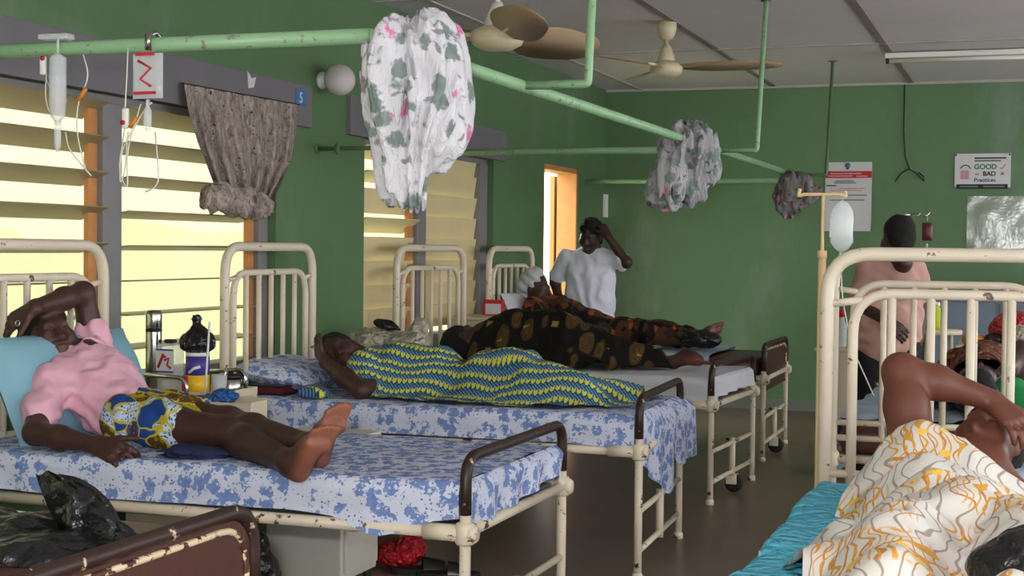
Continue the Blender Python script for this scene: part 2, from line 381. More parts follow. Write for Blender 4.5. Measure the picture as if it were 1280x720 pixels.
# ---------------------------------------------------------------- distance-field bodies (one continuous surface)
class Body:
    def __init__(s): s.p = []
    def cap(s, a, ra, b, rb, k=.03, tone=0, op=1):
        s.p.append(('c', np.array(a, float), float(ra), np.array(b, float), float(rb), k, tone, op)); return s
    def chain(s, pts, rad, k=.03, tone=0):
        for i in range(len(pts)-1): s.cap(pts[i], rad[i], pts[i+1], rad[i+1], k, tone)
        return s
    def ell(s, c, r, R=None, k=.02, tone=0, op=1):
        s.p.append(('e', np.array(c, float), np.array(r, float), np.eye(3) if R is None else np.array(R, float), None, k, tone, op)); return s
    def mesh(s, vox, disp=None, grow=0.):
        lo, hi = np.full(3, 1e9), np.full(3, -1e9)
        for q in s.p:
            if q[7] < 0: continue
            if q[0] == 'c':
                a = np.minimum(q[1]-q[2], q[3]-q[4]); b = np.maximum(q[1]+q[2], q[3]+q[4])
            else: a, b = q[1]-max(q[2]), q[1]+max(q[2])
            lo = np.minimum(lo, a); hi = np.maximum(hi, b)
        lo -= grow + 4*vox + .02; hi += grow + 4*vox + .02; n = np.ceil((hi-lo)/vox).astype(int) + 1
        FD = np.full(n, .25, np.float32); TN = np.zeros(n, np.float32)
        ax = [lo[i] + vox*np.arange(n[i]) for i in range(3)]
        for q in s.p:
            k = q[5]
            if q[0] == 'c': a = np.minimum(q[1]-q[2], q[3]-q[4]); b = np.maximum(q[1]+q[2], q[3]+q[4])
            else: a, b = q[1]-max(q[2]), q[1]+max(q[2])
            m = k + grow + 3*vox
            i0 = np.maximum(0, np.floor((a-m-lo)/vox).astype(int)); i1 = np.minimum(n, np.ceil((b+m-lo)/vox).astype(int)+1)
            sl = tuple(slice(i0[i], i1[i]) for i in range(3))
            X = np.stack(np.meshgrid(*[ax[i][sl[i]] for i in range(3)], indexing='ij'), -1)
            if q[0] == 'c':
                ab = q[3]-q[1]; t = np.clip(((X-q[1])@ab)/(ab@ab + 1e-12), 0, 1)
                d = np.linalg.norm(X - q[1] - t[..., None]*ab, axis=-1) - (q[2] + (q[4]-q[2])*t)
            else:
                Y = (X-q[1])@q[3]; k0 = np.linalg.norm(Y/q[2], axis=-1); k1 = np.linalg.norm(Y/q[2]**2, axis=-1); d = k0*(k0-1)/(k1+1e-9)
            d = d - grow if q[7] > 0 else d
            A = FD[sl]
            if q[7] > 0:
                h = np.clip(.5 + .5*(A-d)/k, 0, 1); FD[sl] = A*(1-h) + d*h - k*h*(1-h); TN[sl] = TN[sl]*(1-h) + q[6]*h
            else:
                h = np.clip(.5 - .5*(A+d)/k, 0, 1); FD[sl] = A*(1-h) + (-d)*h + k*h*(1-h)
        if disp is not None:
            X = np.stack(np.meshgrid(*ax, indexing='ij'), -1); near = np.abs(FD) < .05
            FD[near] -= disp(X[near]).astype(np.float32)
        V, Fc, cells = nets(FD); tone = TN[tuple(cells.T)]
        return lo + vox*V, Fc, tone
def nets(Fd):
    S = Fd < 0; n = S.shape; cnt = np.zeros(tuple(x-1 for x in n), np.int8); offs = [(i, j, k) for i in (0, 1) for j in (0, 1) for k in (0, 1)]
    for o in offs: cnt += S[o[0]:n[0]-1+o[0], o[1]:n[1]-1+o[1], o[2]:n[2]-1+o[2]]
    act = (cnt > 0) & (cnt < 8); cells = np.argwhere(act); idx = -np.ones(act.shape, int); idx[act] = np.arange(len(cells))
    pos = np.zeros((len(cells), 3)); c = np.zeros(len(cells))
    for o in offs:
        for a in range(3):
            if o[a]: continue
            o2 = list(o); o2[a] = 1
            fa = Fd[cells[:, 0]+o[0], cells[:, 1]+o[1], cells[:, 2]+o[2]]; fb = Fd[cells[:, 0]+o2[0], cells[:, 1]+o2[1], cells[:, 2]+o2[2]]
            cr = (fa < 0) != (fb < 0); t = np.where(cr, fa/np.where(cr, fa-fb, 1), 0)
            p = np.tile(np.array(o, float), (len(cells), 1)); p[:, a] += t; pos[cr] += p[cr]; c += cr
    V = cells + pos/c[:, None]; quads = []
    for a in range(3):
        b, d = (a+1) % 3, (a+2) % 3
        s0 = [slice(None)]*3; s1 = [slice(None)]*3; s0[a] = slice(0, n[a]-1); s1[a] = slice(1, n[a])
        A, Bq = S[tuple(s0)], S[tuple(s1)]; e = np.argwhere(A != Bq); e = e[(e[:, b] > 0) & (e[:, d] > 0) & (e[:, b] < n[b]-1) & (e[:, d] < n[d]-1)]
        def cell(db, dd):
            q = e.copy(); q[:, b] -= db; q[:, d] -= dd; return idx[tuple(q.T)]
        Q = np.stack([cell(1, 1), cell(0, 1), cell(0, 0), cell(1, 0)], 1); flip = ~A[tuple(e.T)]; Q[flip] = Q[flip][:, ::-1]; quads.append(Q)
    return V, np.concatenate(quads), cells
def basis(fwd, up):
    f = np.array(fwd, float); f /= np.linalg.norm(f); u = np.array(up, float); u -= f*u.dot(f); u /= np.linalg.norm(u); r = np.cross(f, u)
    return np.stack([r, f, u], 1)          # columns: right, forward, up
def head(b, c, fwd, up, s=1.0):
    R = basis(fwd, up); c = np.array(c, float); P = lambda x, y, z: c + R@np.array([x, y, z])*s; r = lambda *q: np.array(q)*s
    b.ell(P(0, -.012, .03), r(.074, .094, .092), R, .02); b.ell(P(0, .022, -.03), r(.062, .07, .085), R, .03)
    b.ell(P(0, .045, -.092), r(.036, .034, .026), R, .03)                                   # chin
    b.cap(P(-.034, .076, .026), .011*s, P(.034, .076, .026), .011*s, .018)                     # brow
    b.cap(P(0, .082, .016), .010*s, P(0, .104, -.028), .014*s, .012); b.ell(P(-.015, .092, -.032), r(.011, .011, .009), R, .008); b.ell(P(.015, .092, -.032), r(.011, .011, .009), R, .008)
    for sx in (-1, 1):
        b.ell(P(.031*sx, .084, .003), r(.019, .012, .011), R, .01, op=-1); b.ell(P(.031*sx, .076, .002), r(.015, .013, .011), R, .004)
        b.ell(P(.046*sx, .058, -.025), r(.024, .026, .024), R, .03)                           # cheek
        b.ell(P(.076*sx, -.005, -.004), r(.009, .02, .031), R, .008)                          # ear
    b.ell(P(0, .085, -.060), r(.026, .016, .009), R, .008, .25); b.ell(P(0, .082, -.074), r(.023, .016, .010), R, .008, .25)
    b.cap(P(0, -.015, -.05), .052*s, P(0, -.04, -.15), .054*s, .03)
def hair(c, fwd, up, s=1.0, lift=.0):
    R = basis(fwd, up); c = np.array(c, float); b = Body(); P = lambda x, y, z: c + R@np.array([x, y, z])*s
    b.ell(P(0, -.022, .042), np.array([.083, .098, .093+lift])*s, R, .01); b.ell(P(0, -.05, -.02), np.array([.074, .06, .07])*s, R, .03)
    return b
def hand(b, wrist, d, back, thumb, curl=.35, s=1.0, tone=.0, spread=.12):
    """d: wrist to knuckles; back: normal of the back of the hand; thumb: +1/-1 side of cross(d, back)"""
    d = np.array(d, float); d /= np.linalg.norm(d); n = np.array(back, float); n -= d*n.dot(d); n /= np.linalg.norm(n); sd = np.cross(d, n)*thumb; w = np.array(wrist, float)
    for q, ln in ((-.030, .082), (-.010, .088), (.011, .086), (.031, .080)):
        b.cap(w + sd*q*.55*s, .017*s, w + d*ln*s + sd*q*s, .0125*s, .014, tone)
    for q, ln in ((-.032, .062), (-.011, .078), (.011, .084), (.032, .076)):
        p = w + d*.086*s + sd*q*s; dd = d + sd*q*spread*8; dd /= np.linalg.norm(dd); a = curl*.5
        for L_, rr in ((.46, .0092), (.31, .0084), (.23, .0074)):
            di = dd*math.cos(a) - n*math.sin(a); e = p + di*ln*L_*s; b.cap(p, rr*s*1.03, e, rr*s*.95, .006, tone); p = e; a += curl
    p = w + d*.028*s + sd*.024*s; di = d*.72 + sd*.62 - n*.25*curl
    for L_, rr in ((.036, .0125), (.032, .0105), (.026, .0088)):
        di = di/np.linalg.norm(di); e = p + di*L_*s; b.cap(p, rr*s, e, rr*s*.92, .008, tone); p = e; di = di + d*.25 - n*.25*curl
def foot(b, ankle, heel, toe, sole, side=1, s=1.0, tone=1.0):
    """heel and toe points on the sole line; sole: outward normal of the sole"""
    A, H, T = (np.array(q, float) for q in (ankle, heel, toe)); n = np.array(sole, float); d = T - H; L = np.linalg.norm(d); d /= L; n -= d*n.dot(d); n /= np.linalg.norm(n); sd = np.cross(d, n)*side
    P = lambda x, y, z: H + d*x*L + sd*y*s - n*z*s
    b.cap(A, .037*s, P(.22, 0, .055), .038*s, .03, 0)
    b.cap(P(.12, 0, .034), .031*s, P(.4, -.006, .034), .026*s, .02, 0); b.cap(P(.15, 0, .05), .034*s, P(.66, .004, .038), .026*s, .03, 0)
    b.cap(P(.10, 0, .026), .028*s, P(.42, -.012, .024), .020*s, .012, tone)
    b.cap(P(.64, .026, .022), .023*s, P(.60, -.026, .02), .019*s, .02, tone); b.cap(P(.42, -.01, .024), .020*s, P(.64, 0, .022), .021*s, .02, tone)
    b.cap(P(.66, .02, .04), .02*s, P(.5, 0, .055), .028*s, .03, 0)
    for y, x0, x1, r in ((.033, .74, .96, .0135), (.012, .76, .97, .0098), (-.006, .74, .93, .0092), (-.022, .71, .88, .0088), (-.036, .67, .82, .0086)):
        b.cap(P(x0-.06, y, .022), r*s*.9, P(x1, y, .02), r*s, .006, tone*.9)

# ---------------------------------------------------------------- cloth helpers
def grid_faces(nu, nv): return [(i*nv+j, (i+1)*nv+j, (i+1)*nv+j+1, i*nv+j+1) for i in range(nu-1) for j in range(nv-1)]
def blur(Z, n):
    for _ in range(n):
        Q = np.pad(Z, 1, mode='edge'); Z = (Q[1:-1, 1:-1]*4 + Q[:-2, 1:-1] + Q[2:, 1:-1] + Q[1:-1, :-2] + Q[1:-1, 2:])/8
    return Z
def drape(X, Y, base, balls, slope=1.2, smooth=3, lift=.012):
    """height of a cloth laid over round forms (capsules given as (a, ra, b, rb))"""
    Z = base.copy()
    for a, ra, c, rb in balls:
        a, c = np.array(a, float), np.array(c, float)
        for t in np.linspace(0, 1, 14):
            p = a + (c-a)*t; r = ra + (rb-ra)*t; d = np.hypot(X-p[0], Y-p[1]); q = .78*r
            Z = np.maximum(Z, np.where(d < q, p[2] + np.sqrt(np.maximum(r*r-d*d, 0)), p[2] + r*.626 - slope*(d-q)))
    return blur(Z, smooth) + lift
def pillow_mesh(sx, sy, sz, n=18, seed=0, crush=0.0):
    V = []; Fc = []
    for side in (1, -1):
        for i in range(n+1):
            for j in range(n+1):
                u, w = 2*i/n-1, 2*j/n-1; e = max(0, (1-abs(u)**2.6))*max(0, (1-abs(w)**2.6)); h = sz*e**.55
                pin = 1 - .07*(abs(u)**3)*(1-w*w) - .0; pin2 = 1 - .07*(abs(w)**3)*(1-u*u)
                nz = .12*sz*vn(np.array([u*2.2+seed, w*2.2, side+seed]))
                V.append((u*sx*pin2, w*sy*pin, side*(h*(1 + nz/sz)) - crush*math.exp(-(u*u+w*w)*3)*(side > 0)))
        o = 0 if side == 1 else (n+1)**2
        for i in range(n):
            for j in range(n):
                q = (o+i*(n+1)+j, o+(i+1)*(n+1)+j, o+(i+1)*(n+1)+j+1, o+i*(n+1)+j+1); Fc.append(q if side == 1 else q[::-1])
    return np.array(V), Fc
def place(V, loc, R): return np.array(V)@np.array(R).T + np.array(loc)
def rotm(rx=0, ry=0, rz=0): return np.array((Matrix.Rotation(rz, 3, 'Z') @ Matrix.Rotation(ry, 3, 'Y') @ Matrix.Rotation(rx, 3, 'X')))

# ================================================================ the setting
XW, XR, YB, YF, H = -3.5, 3.6, -2.6, 12.31, 2.7
TW = .155
def strukt(name, b, mat, smooth=False):
    L = np.array(b.v).mean(0)*0; o = link(name, mesh_from(name, b.v, b.f, mat, smooth)); return struct(o)
b = B(); b.box((XW-TW, YB-TW, -.12), (XR+TW, YF+TW, 0)); floor = strukt('floor', b, 'floor')
ZS, ZT = .75, 1.93
OPEN = [(.5, 3.05, ZS, ZT), (3.95, 6.42, ZS, ZT), (7.43, 9.5, ZS, ZT), (10.60, 11.45, 0, 1.97)]
def wall_y(b, x0, x1, opens):
    y = YB
    for a, c, z0, z1 in opens:
        b.box((x0, y, 0), (x1, a, H)); b.box((x0, a, z1), (x1, c, H))
        if z0 > 0: b.box((x0, a, 0), (x1, c, z0))
        y = c
    b.box((x0, y, 0), (x1, YF, H))
b = B(); wall_y(b, XW-TW, XW, OPEN); strukt('wall_left', b, 'green')
b = B(); wall_y(b, XR, XR+TW, [(-2.2, 1.4, ZS, 2.35), (1.9, 5.4, ZS, 2.35), (5.9, 9.2, ZS, 2.35), (9.7, 12.0, ZS, 2.35)]); strukt('wall_right', b, 'green')
b = B(); b.box((XW-TW, YF, 0), (XR+TW, YF+TW, H)); strukt('wall_far', b, 'green_far')
b = B(); b.box((XW-TW, YB-TW, 0), (-1.2, YB, H)); b.box((1.2, YB-TW, 0), (XR+TW, YB, H)); b.box((-1.2, YB-TW, 2.3), (1.2, YB, H)); strukt('wall_back', b, 'green')
b = B(); b.box((XW, YF-.015, 0), (XR, YF, .09)); strukt('baseboard_far', b, 'skirting')
# ceiling boards with cover strips
b = B(); b.box((XW-TW, YB-TW, H+.012), (XR+TW, YF+TW, H+.1)); ceil = strukt('ceiling', b, 'ceil')
xs = [XW, -3.2, -2.06, -.95, .2, 1.35, 2.5, XR]; ys = [YB, .35, 2.75, 5.15, 7.55, 9.95, YF]
for i in range(len(xs)-1):
    for j in range(len(ys)-1):
        q = B(); q.box((xs[i]+.004, ys[j]+.004, H), (xs[i+1]-.004, ys[j+1]-.004, H+.012)); lpart('ceiling_panel', q, 'ceil', ceil, False)
for i, x in enumerate(xs[1:-1]):
    q = B(); q.box((x-.022, YB, H-.008), (x+.022, YF, H)); lpart('cover_strip', q, 'batten_dark' if i in (1, 2) else 'batten', ceil, False)
for y in ys[1:-1]:
    q = B(); q.box((XW, y-.02, H-.009), (XR, y+.02, H-.0005)); lpart('cover_strip', q, 'batten', ceil, False)
q = B(); q.box((XW, YF-.025, H-.02), (XR, YF-.001, H)); lpart('edge_strip', q, 'batten', ceil, False)
# grey lintels over the windows
for n, (a, c) in enumerate([(.2, 3.4), (3.6, 6.75), (7.2, 9.7)]):
    q = B(); q.box((XW-.02, a, ZT), (XW+.025, c, 2.14), .004); struct(link(f'trim_{n+1}', mesh_from('trim', q.v, q.f, 'lintel', False)))

def window(n, y0, y1, bays, posts, woods):
    """louvre window in the left wall; bays: (ya, yb, tilt(i), material)"""
    root = struct(empty(f'window_{n}', (XW, (y0+y1)/2, ZS)))
    xc = XW - .082
    for nm, q in (('window_head', B().box((XW-.15, y0, ZT-.03), (XW-.05, y1, ZT))), ('window_sill', B().box((XW-.155, y0, ZS), (XW-.02, y1, ZS+.035), .006))): wpart(nm, q, 'frame_grey', root, False)
    for a, c in posts: wpart('window_post', B().box((xc-.03, a, ZS+.035), (xc+.04, c, ZT-.03), .006), 'frame_grey', root, False)
    for a, c in woods: wpart('wood_stop', B().box((xc-.012, a, ZS+.035), (xc+.012, c, ZT-.03), .003), 'wood', root, False)
    for ya, yb, tilt, mt in bays:
        me = mesh_from('louvre_slat', *(lambda q: (q.v, q.f))(B().box((-.073, -(yb-ya)/2, -.003), (.073, (yb-ya)/2, .003))), mt, False)
        k = 0; z = ZT - .062
        while z > ZS + .06:
            o = link('louvre_slat', me, root, (xc-XW, (ya+yb)/2-(y0+y1)/2, z-ZS)); o.rotation_euler = (0, -math.radians(tilt(k)), 0); z -= .139; k += 1
    b_ = B(); b_.add([(XW-.172, y0, ZS+.03), (XW-.172, y1, ZS+.03), (XW-.172, y1, ZT), (XW-.172, y0, ZT)], [(0, 1, 2, 3)]); wpart('mosquito_screen', b_, 'screen', root, False)
    return root
tA = lambda k: [27, 25, 22, 20, 16, 2, 0, -2, -2][min(k, 8)]
tB = lambda k: [20, 17, 13, 10, 7, 2, 0, -2, -3][min(k, 8)]
tC = lambda k: [26, 22, 76, 34, 78, 80, 80, 79, 80][min(k, 8)]
tD = lambda k: [80, 82, 79, 82, 82, 80, 82, 81, 80][min(k, 8)]
window(1, .5, 3.05, [(.56, 1.72, tA, 'slat'), (1.83, 2.98, tB, 'slat')], [(1.72, 1.83), (.5, .56), (2.98, 3.05)], [(1.69, 1.72)])
window(2, 3.95, 6.42, [(4.03, 5.06, tA, 'slat'), (5.19, 6.33, tB, 'slat')], [(5.06, 5.19), (3.95, 4.03), (6.33, 6.42)], [(5.0, 5.06), (6.27, 6.33)])
window(3, 7.43, 9.5, [(7.5, 8.28, tC, 'slat_pale'), (8.42, 9.36, tD, 'slat_pale')], [(8.28, 8.42), (9.36, 9.5), (7.43, 7.5)], [(8.2, 8.28)])
# side door with wooden jambs, leaf swung outwards
d = struct(empty('door_1', (XW-.07, 11.05, 0)))
wpart('door_jamb', B().box((XW-.153, 11.41, 0), (XW+.012, 11.45, 1.97), .004), 'wood', d, False)
wpart('door_jamb', B().box((XW-.153, 10.60, 0), (XW+.0, 10.63, 1.97), .004), 'wood', d, False)
wpart('door_head', B().box((XW-.153, 10.60, 1.93), (XW+.012, 11.45, 1.97), .004), 'wood', d, False)
lf = wpart('door_leaf', B().box((XW-.23, 11.46, .01), (XW-.19, 12.22, 1.92), .004), 'wood', d, False)
for z0 in (.15, 1.0): sub('door_panel', B().box((XW-.19, 11.54, z0), (XW-.182, 12.14, z0+.75), .004), 'wood', lf, d, False)
# outside
b = B(); b.box((-16, -8, -.6), (XW-TW-.02, 20, -.45)); o = struct(link('ground_outside', mesh_from('ground', b.v, b.f, 'yard', False)))
nu, nv = 60, 16; V = []
for i in range(nu):
    for j in range(nv):
        y = -6 + 24*i/(nu-1); z = -.46 + 1.9*j/(nv-1); p = np.array([0, y*1.3, z*1.6]); V.append((-8.2 - .5*math.sin(j/(nv-1)*math.pi*.55)*-1 - .9*j/(nv-1) + .35*fbm(p), y, z + .2*vn(p*1.7)))
tag(single('garden_hedge', (V, grid_faces(nu, nv)), 'hedge'), 'yellow-green hedge outside the louvre windows', 'hedge')

# ================================================================ wall and ceiling fittings
# curtain rail: one welded frame
ZR, XRL, YR = 1.882, -1.652, 3.535
r = tag(empty('curtain_rail', (XRL, YR, ZR)), 'pale green curtain rail frame hung from the ceiling over the beds', 'curtain rail')
wpart('long_rail', B().tube([(XRL, YR, ZR), (XRL, 11.7, ZR)], .021, 8), 'rail', r)
for y in (YR, 8.02, 11.7): wpart('cross_rail', B().tube([(XW, y, ZR), (XRL, y, ZR)], .021 if y < 5 else .019, 8), 'rail', r)
for y, px, top, rr in ((4.75, (735, 105), (740, 0), .015), (8.1, (946, 188), (958, 0), .014), (10.8, (1033, 216), (1042, 56), .012)):
    p = U(*px, 'y', y); q = U(*top, 'y', y); dz = (H - p[2])/(q[2]-p[2]); t = p + (q-p)*dz
    wpart('hanger', B().tube(fillet([(XRL, y, ZR), (p[0], y, ZR), (t[0], y, H)], .012, 3), rr, 8), 'rail' if y < 9 else 'rail_dark', r)
    wpart('hanger_flange', B().lathe([(.03, 0), (.03, .006)], (t[0], y, H-.006)), 'rail_dark', r)
p = U(396, 186, 'x', XW); r = tag(empty('wall_rail_stub', (XW, p[1], p[2])), 'short green rail stub fixed to the pier between the windows', 'rail')
wpart('rail_arm', B().tube([(XW, p[1], p[2]), (XW+.45, p[1], p[2])], .011, 8), 'rail_dark', r); wpart('wall_flange', B().lathe([(.028, 0), (.028, .008)], (XW, p[1], p[2]), (1, 0, 0)), 'rail_dark', r)
wpart('cord_knot', B().lathe([(.006, -.03), (.018, -.01), (.018, .012), (.006, .03)], (XW+.12, p[1], p[2])), 'rail_dark', r)

def blade(L, w, pitch, ang, c, r0=.1, thick=.004, scoop=.0):
    q = B(); V = []; n = 14
    prof = [.55, .75, .95, 1.08, 1.15, 1.18, 1.18, 1.15, 1.1, 1.05, .98, .9, .72, .35]
    for s in (1, -1):
        for i in range(n):
            x = r0 + L*i/(n-1)
            for y in (-1, 1):
                yy = y*w/2*prof[i]; zz = yy*math.tan(pitch) + s*thick/2; V.append((x, yy, zz))
    Fc = []
    for i in range(n-1): Fc += [(2*i, 2*i+2, 2*i+3, 2*i+1), (2*n+2*i, 2*n+2*i+1, 2*n+2*i+3, 2*n+2*i+2)]
    for i in range(n-1): Fc += [(2*i, 2*n+2*i, 2*n+2*i+2, 2*i+2), (2*i+1, 2*i+3, 2*n+2*i+3, 2*n+2*i+1)]
    Fc += [(0, 1, 2*n+1, 2*n), (2*n-2, 4*n-2, 4*n-1, 2*n-1)]
    R = rotm(0, 0, ang); q.add(place(V, c, R), Fc); return q
def fan(loc, zb, hubr, angs, L, w, mats, label, pitch):
    x, y = loc; r = tag(empty('ceiling_fan', (x, y, zb)), label, 'ceiling fan')
    wpart('canopy', B().lathe([(.03, -.11), (.045, -.09), (.058, -.05), (.06, 0)], (x, y, H)), mats[0], r)
    wpart('down_rod', B().tube([(x, y, zb+.11), (x, y, H-.1)], .013), mats[0], r)
    wpart('motor_cup', B().lathe([(.055, .09), (.05, .13), (.03, .18), (.02, .2)], (x, y, zb)), mats[0], r)
    wpart('motor_housing', B().lathe([(.001, 0), (hubr*.55, .006), (hubr*.9, .026), (hubr, .046), (hubr*.98, .052), (hubr, .058), (hubr*.95, .08), (hubr*.6, .10), (.02, .105)], (x, y, zb), seg=28), mats[1], r)
    for a in angs:
        wpart('blade', blade(L, w, pitch, a, (x, y, zb+.066), hubr*.9), mats[2], r)
        dx, dy = math.cos(a), math.sin(a); wpart('blade_bracket', B().tube([(x+dx*hubr*.6, y+dy*hubr*.6, zb+.07), (x+dx*hubr*1.7, y+dy*hubr*1.7, zb+.073)], .010, 6), mats[1], r)
fan((-2.10, 8.69), 2.36, .10, [math.radians(a) for a in (4, 124, 244)], .60, .13, ('fan', 'fan', 'fan_blade'), 'cream ceiling fan with bell canopy on a short rod near the green wall', math.radians(-14))
fan((-2.09, 5.7), 2.135, .112, [math.radians(a) for a in (-56, 64, 184)], .50, .155, ('fan_white', 'fan', 'fan_blade'), 'ceiling fan with white rod and tan blades beside the draped curtain bundle', math.radians(-30))
# fluorescent batten
r = tag(empty('fluorescent_light', (-.36, 10.42, H-.075)), 'unlit fluorescent tube batten fixed under the grey ceiling boards', 'ceiling light')
wpart('housing', B().box((-.98, 10.39, H-.045), (.26, 10.45, H-.009), .006), 'white_plastic', r, False)
wpart('tube', B().tube([(-.95, 10.42, H-.062), (.23, 10.42, H-.062)], .014, 12), 'tube_light', r)
for x in (-.975, .235): wpart('end_cap', B().box((x, 10.4, H-.08), (x+.02, 10.44, H-.045), .003), 'dark_plastic', r, False)
# globe lamp
p = U(422, 100, 'x', XW+.1); r = tag(empty('wall_lamp', (XW, p[1], p[2])), 'white opal globe lamp on the green pier above the windows', 'wall lamp')
wpart('lamp_base', B().lathe([(.045, 0), (.045, .02), (.03, .035), (.03, .05)], (XW, p[1], p[2]), (1, 0, 0)), 'white_plastic', r)
g_ = B(); g_.lathe([(max(.001, .082*math.sin(t)), .082*(1-math.cos(t))-.005) for t in np.linspace(.25, math.pi, 12)], (XW+.035, p[1], p[2]), (1, 0, 0), 20); wpart('globe', g_, 'globe', r)
p = U(375, 122, 'x', XW+.025); r = tag(empty('number_tag', (XW+.0252, p[1], p[2]-.035)), 'small blue number tag at the end of the grey lintel', 'tag')
wpart('card', B().box((XW+.0252, p[1]-.05, p[2]-.04), (XW+.031, p[1]+.05, p[2]+.04)), 'blue_ink', r, False)
tag_root, tag_p = r, p
p = U(313, 103, 'x', XW+.025); tag(single('paper_scrap', B().prism([(XW+.0252, p[1]-.03, p[2]+.05), (XW+.0252, p[1]-.02, p[2]-.03), (XW+.0252, p[1]+.03, p[2]-.02), (XW+.0252, p[1]+.05, p[2]+.03), (XW+.0252, p[1]+.01, p[2]+.02)], (.002, 0, 0)), 'paper', False), 'torn scrap of cream paper stuck on the grey lintel', 'paper')

# far wall: posters, wire, film
def text(s, size, mat, loc, root, name='lettering', align='LEFT', bold=0.0, depth=.0008):
    cu = bpy.data.curves.new('t', 'FONT'); cu.body = s; cu.size = size; cu.align_x = align; cu.extrude = depth; cu.offset = bold
    t = bpy.data.objects.new('t', cu); COL.objects.link(t); bpy.context.view_layer.update()
    me = bpy.data.meshes.new_from_object(t.evaluated_get(bpy.context.evaluated_depsgraph_get())); bpy.data.objects.remove(t, do_unlink=True)
    me.materials.clear(); me.materials.append(MT[mat]); o = link(name, me, root, np.array(loc) - np.array(root.location)); o.rotation_euler = (math.pi/2, 0, 0); return o
o = text('5', .075, 'paper', (XW+.0315, tag_p[1], tag_p[2]-.026), tag_root, 'numeral', 'CENTER', .001); o.rotation_euler = (math.pi/2, 0, math.pi/2)
yp = YF - .012
r = tag(empty('wall_poster', (-1.43, YF, 1.5)), 'creased white paper poster with a red title band on the far wall', 'poster')
nu, nv = 12, 16; V = []
for i in range(nu):
    for j in range(nv):
        u, w = i/(nu-1), j/(nv-1); curl = .05*max(0, .22-w)*4*(.25 + u) + .004*vn(np.array([u*5, w*6, 1]))
        V.append((-1.62 + .375*u, yp - curl, 1.495 + .565*w))
wpart('sheet', (np.array(V), grid_faces(nu, nv)), 'paper', r)
q = B().box((-1.62, yp-.006, 1.93), (-1.246, yp-.004, 1.985)); bd = wpart('red_band', q, 'red', r, False)
for z0, x0, x1 in ((1.967, -1.58, -1.33), (1.947, -1.6, -1.4), (1.945, -1.37, -1.28)): sub('title_line', B().box((x0, yp-.008, z0-.006), (x1, yp-.006, z0+.004)), 'pink_ink', bd, r, False)
for z0, x0, x1, mt in ((1.905, -1.54, -1.39, 'grey_ink'), (1.89, -1.55, -1.37, 'grey_ink'), (1.868, -1.61, -1.53, 'dark_ink'), (1.845, -1.5, -1.30, 'pink_ink'), (1.828, -1.58, -1.32, 'pink_ink'), (1.79, -1.45, -1.28, 'grey_ink'), (1.75, -1.58, -1.30, 'grey_ink')):
    wpart('text_line', B().box((x0, yp-.0065, z0-.005), (x1, yp-.005, z0+.004)), mt, r, False)
em = B(); em.lathe([(.022, 0), (.022, .0015)], (-1.44, yp-.005, 2.032), (0, -1, 0), 14); wpart('emblem', em, 'blue_ink', r); wpart('emblem_foot', B().box((-1.452, yp-.0065, 2.0), (-1.43, yp-.005, 2.01)), 'dark_ink', r, False)
r = tag(empty('practice_sign', (-.385, YF, 1.84)), 'laminated sign reading GOOD vs BAD Practices above the shiny film', 'sign')
wpart('board', B().box((-.6, YF-.012, 1.85), (-.175, YF-.004, 2.12), .003), 'paper_glossy', r, False)
ys_ = YF - .0135
wpart('bottom_strip', B().box((-.585, ys_-.002, 1.838), (-.195, ys_, 1.875)), 'dark_ink', r, False)
for x0, x1 in ((-.56, -.42), (-.38, -.22)): wpart('strip_line', B().box((x0, ys_-.003, 1.850), (x1, ys_-.002, 1.862)), 'grey_ink', r, False)
text('GOOD', .055, 'green_ink', (-.452, ys_, 1.995), r, bold=.0014); text('vs', .04, 'red', (-.445, ys_, 1.945), r); text('BAD', .05, 'dark_ink', (-.385, ys_, 1.942), r, bold=.0014)
text('Practices', .046, 'purple_ink', (-.452, ys_, 1.893), r, bold=.0004)
for z0, x1 in ((2.083, -.21), (2.062, -.25)): wpart('heading_line', B().box((-.45, ys_-.0015, z0-.007), (x1, ys_, z0+.005)), 'grey_ink' if z0 < 2.07 else 'dark_ink', r, False)
wpart('tick_mark', B().tube([(-.255, ys_, 2.005), (-.243, ys_, 1.995), (-.215, ys_, 2.03)], .0025, 5), 'red', r)
for s in (1, -1): wpart('cross_stroke', B().tube([(-.25, ys_, 1.958-.012*s), (-.225, ys_, 1.958+.012*s)], .0025, 5), 'red', r)
wpart('picture_roof', B().tube([(-.555, ys_, 2.0), (-.535, ys_, 2.022), (-.515, ys_, 2.028), (-.495, ys_, 2.02), (-.478, ys_, 2.0)], .004, 5), 'purple_ink', r)
wpart('picture_panel', B().box((-.553, ys_-.0015, 1.915), (-.49, ys_, 1.985)), 'pink_ink', r, False)
for x in (-.59, -.185): wpart('mounting_pin', B().lathe([(.007, 0), (.007, .006)], (x, ys_, 2.108), (0, -1, 0), 10), 'dark_plastic', r)
nu, nv = 16, 16; V = []
for i in range(nu):
    for j in range(nv):
        u, w = i/(nu-1), j/(nv-1); V.append((-.5 + .62*u, YF - .010 - .0025*abs(fbm(np.array([u*4, w*4, 3.3]))), 1.28 + .50*w))
tag(single('plastic_film', (np.array(V), grid_faces(nu, nv)), 'film'), 'shiny clear plastic film pinned to the far wall below the sign', 'plastic sheet')
r = tag(empty('hanging_wire', (-1., YF, 1.95)), 'thin dark electric wire hanging loose down the far wall', 'wire')
wpart('lead', B().tube([(-1.0, YF-.012, 2.68), (-1.0, YF-.012, 2.3), (-.985, YF-.012, 2.1), (-.95, YF-.014, 2.0)], .005, 6), 'dark_plastic', r)
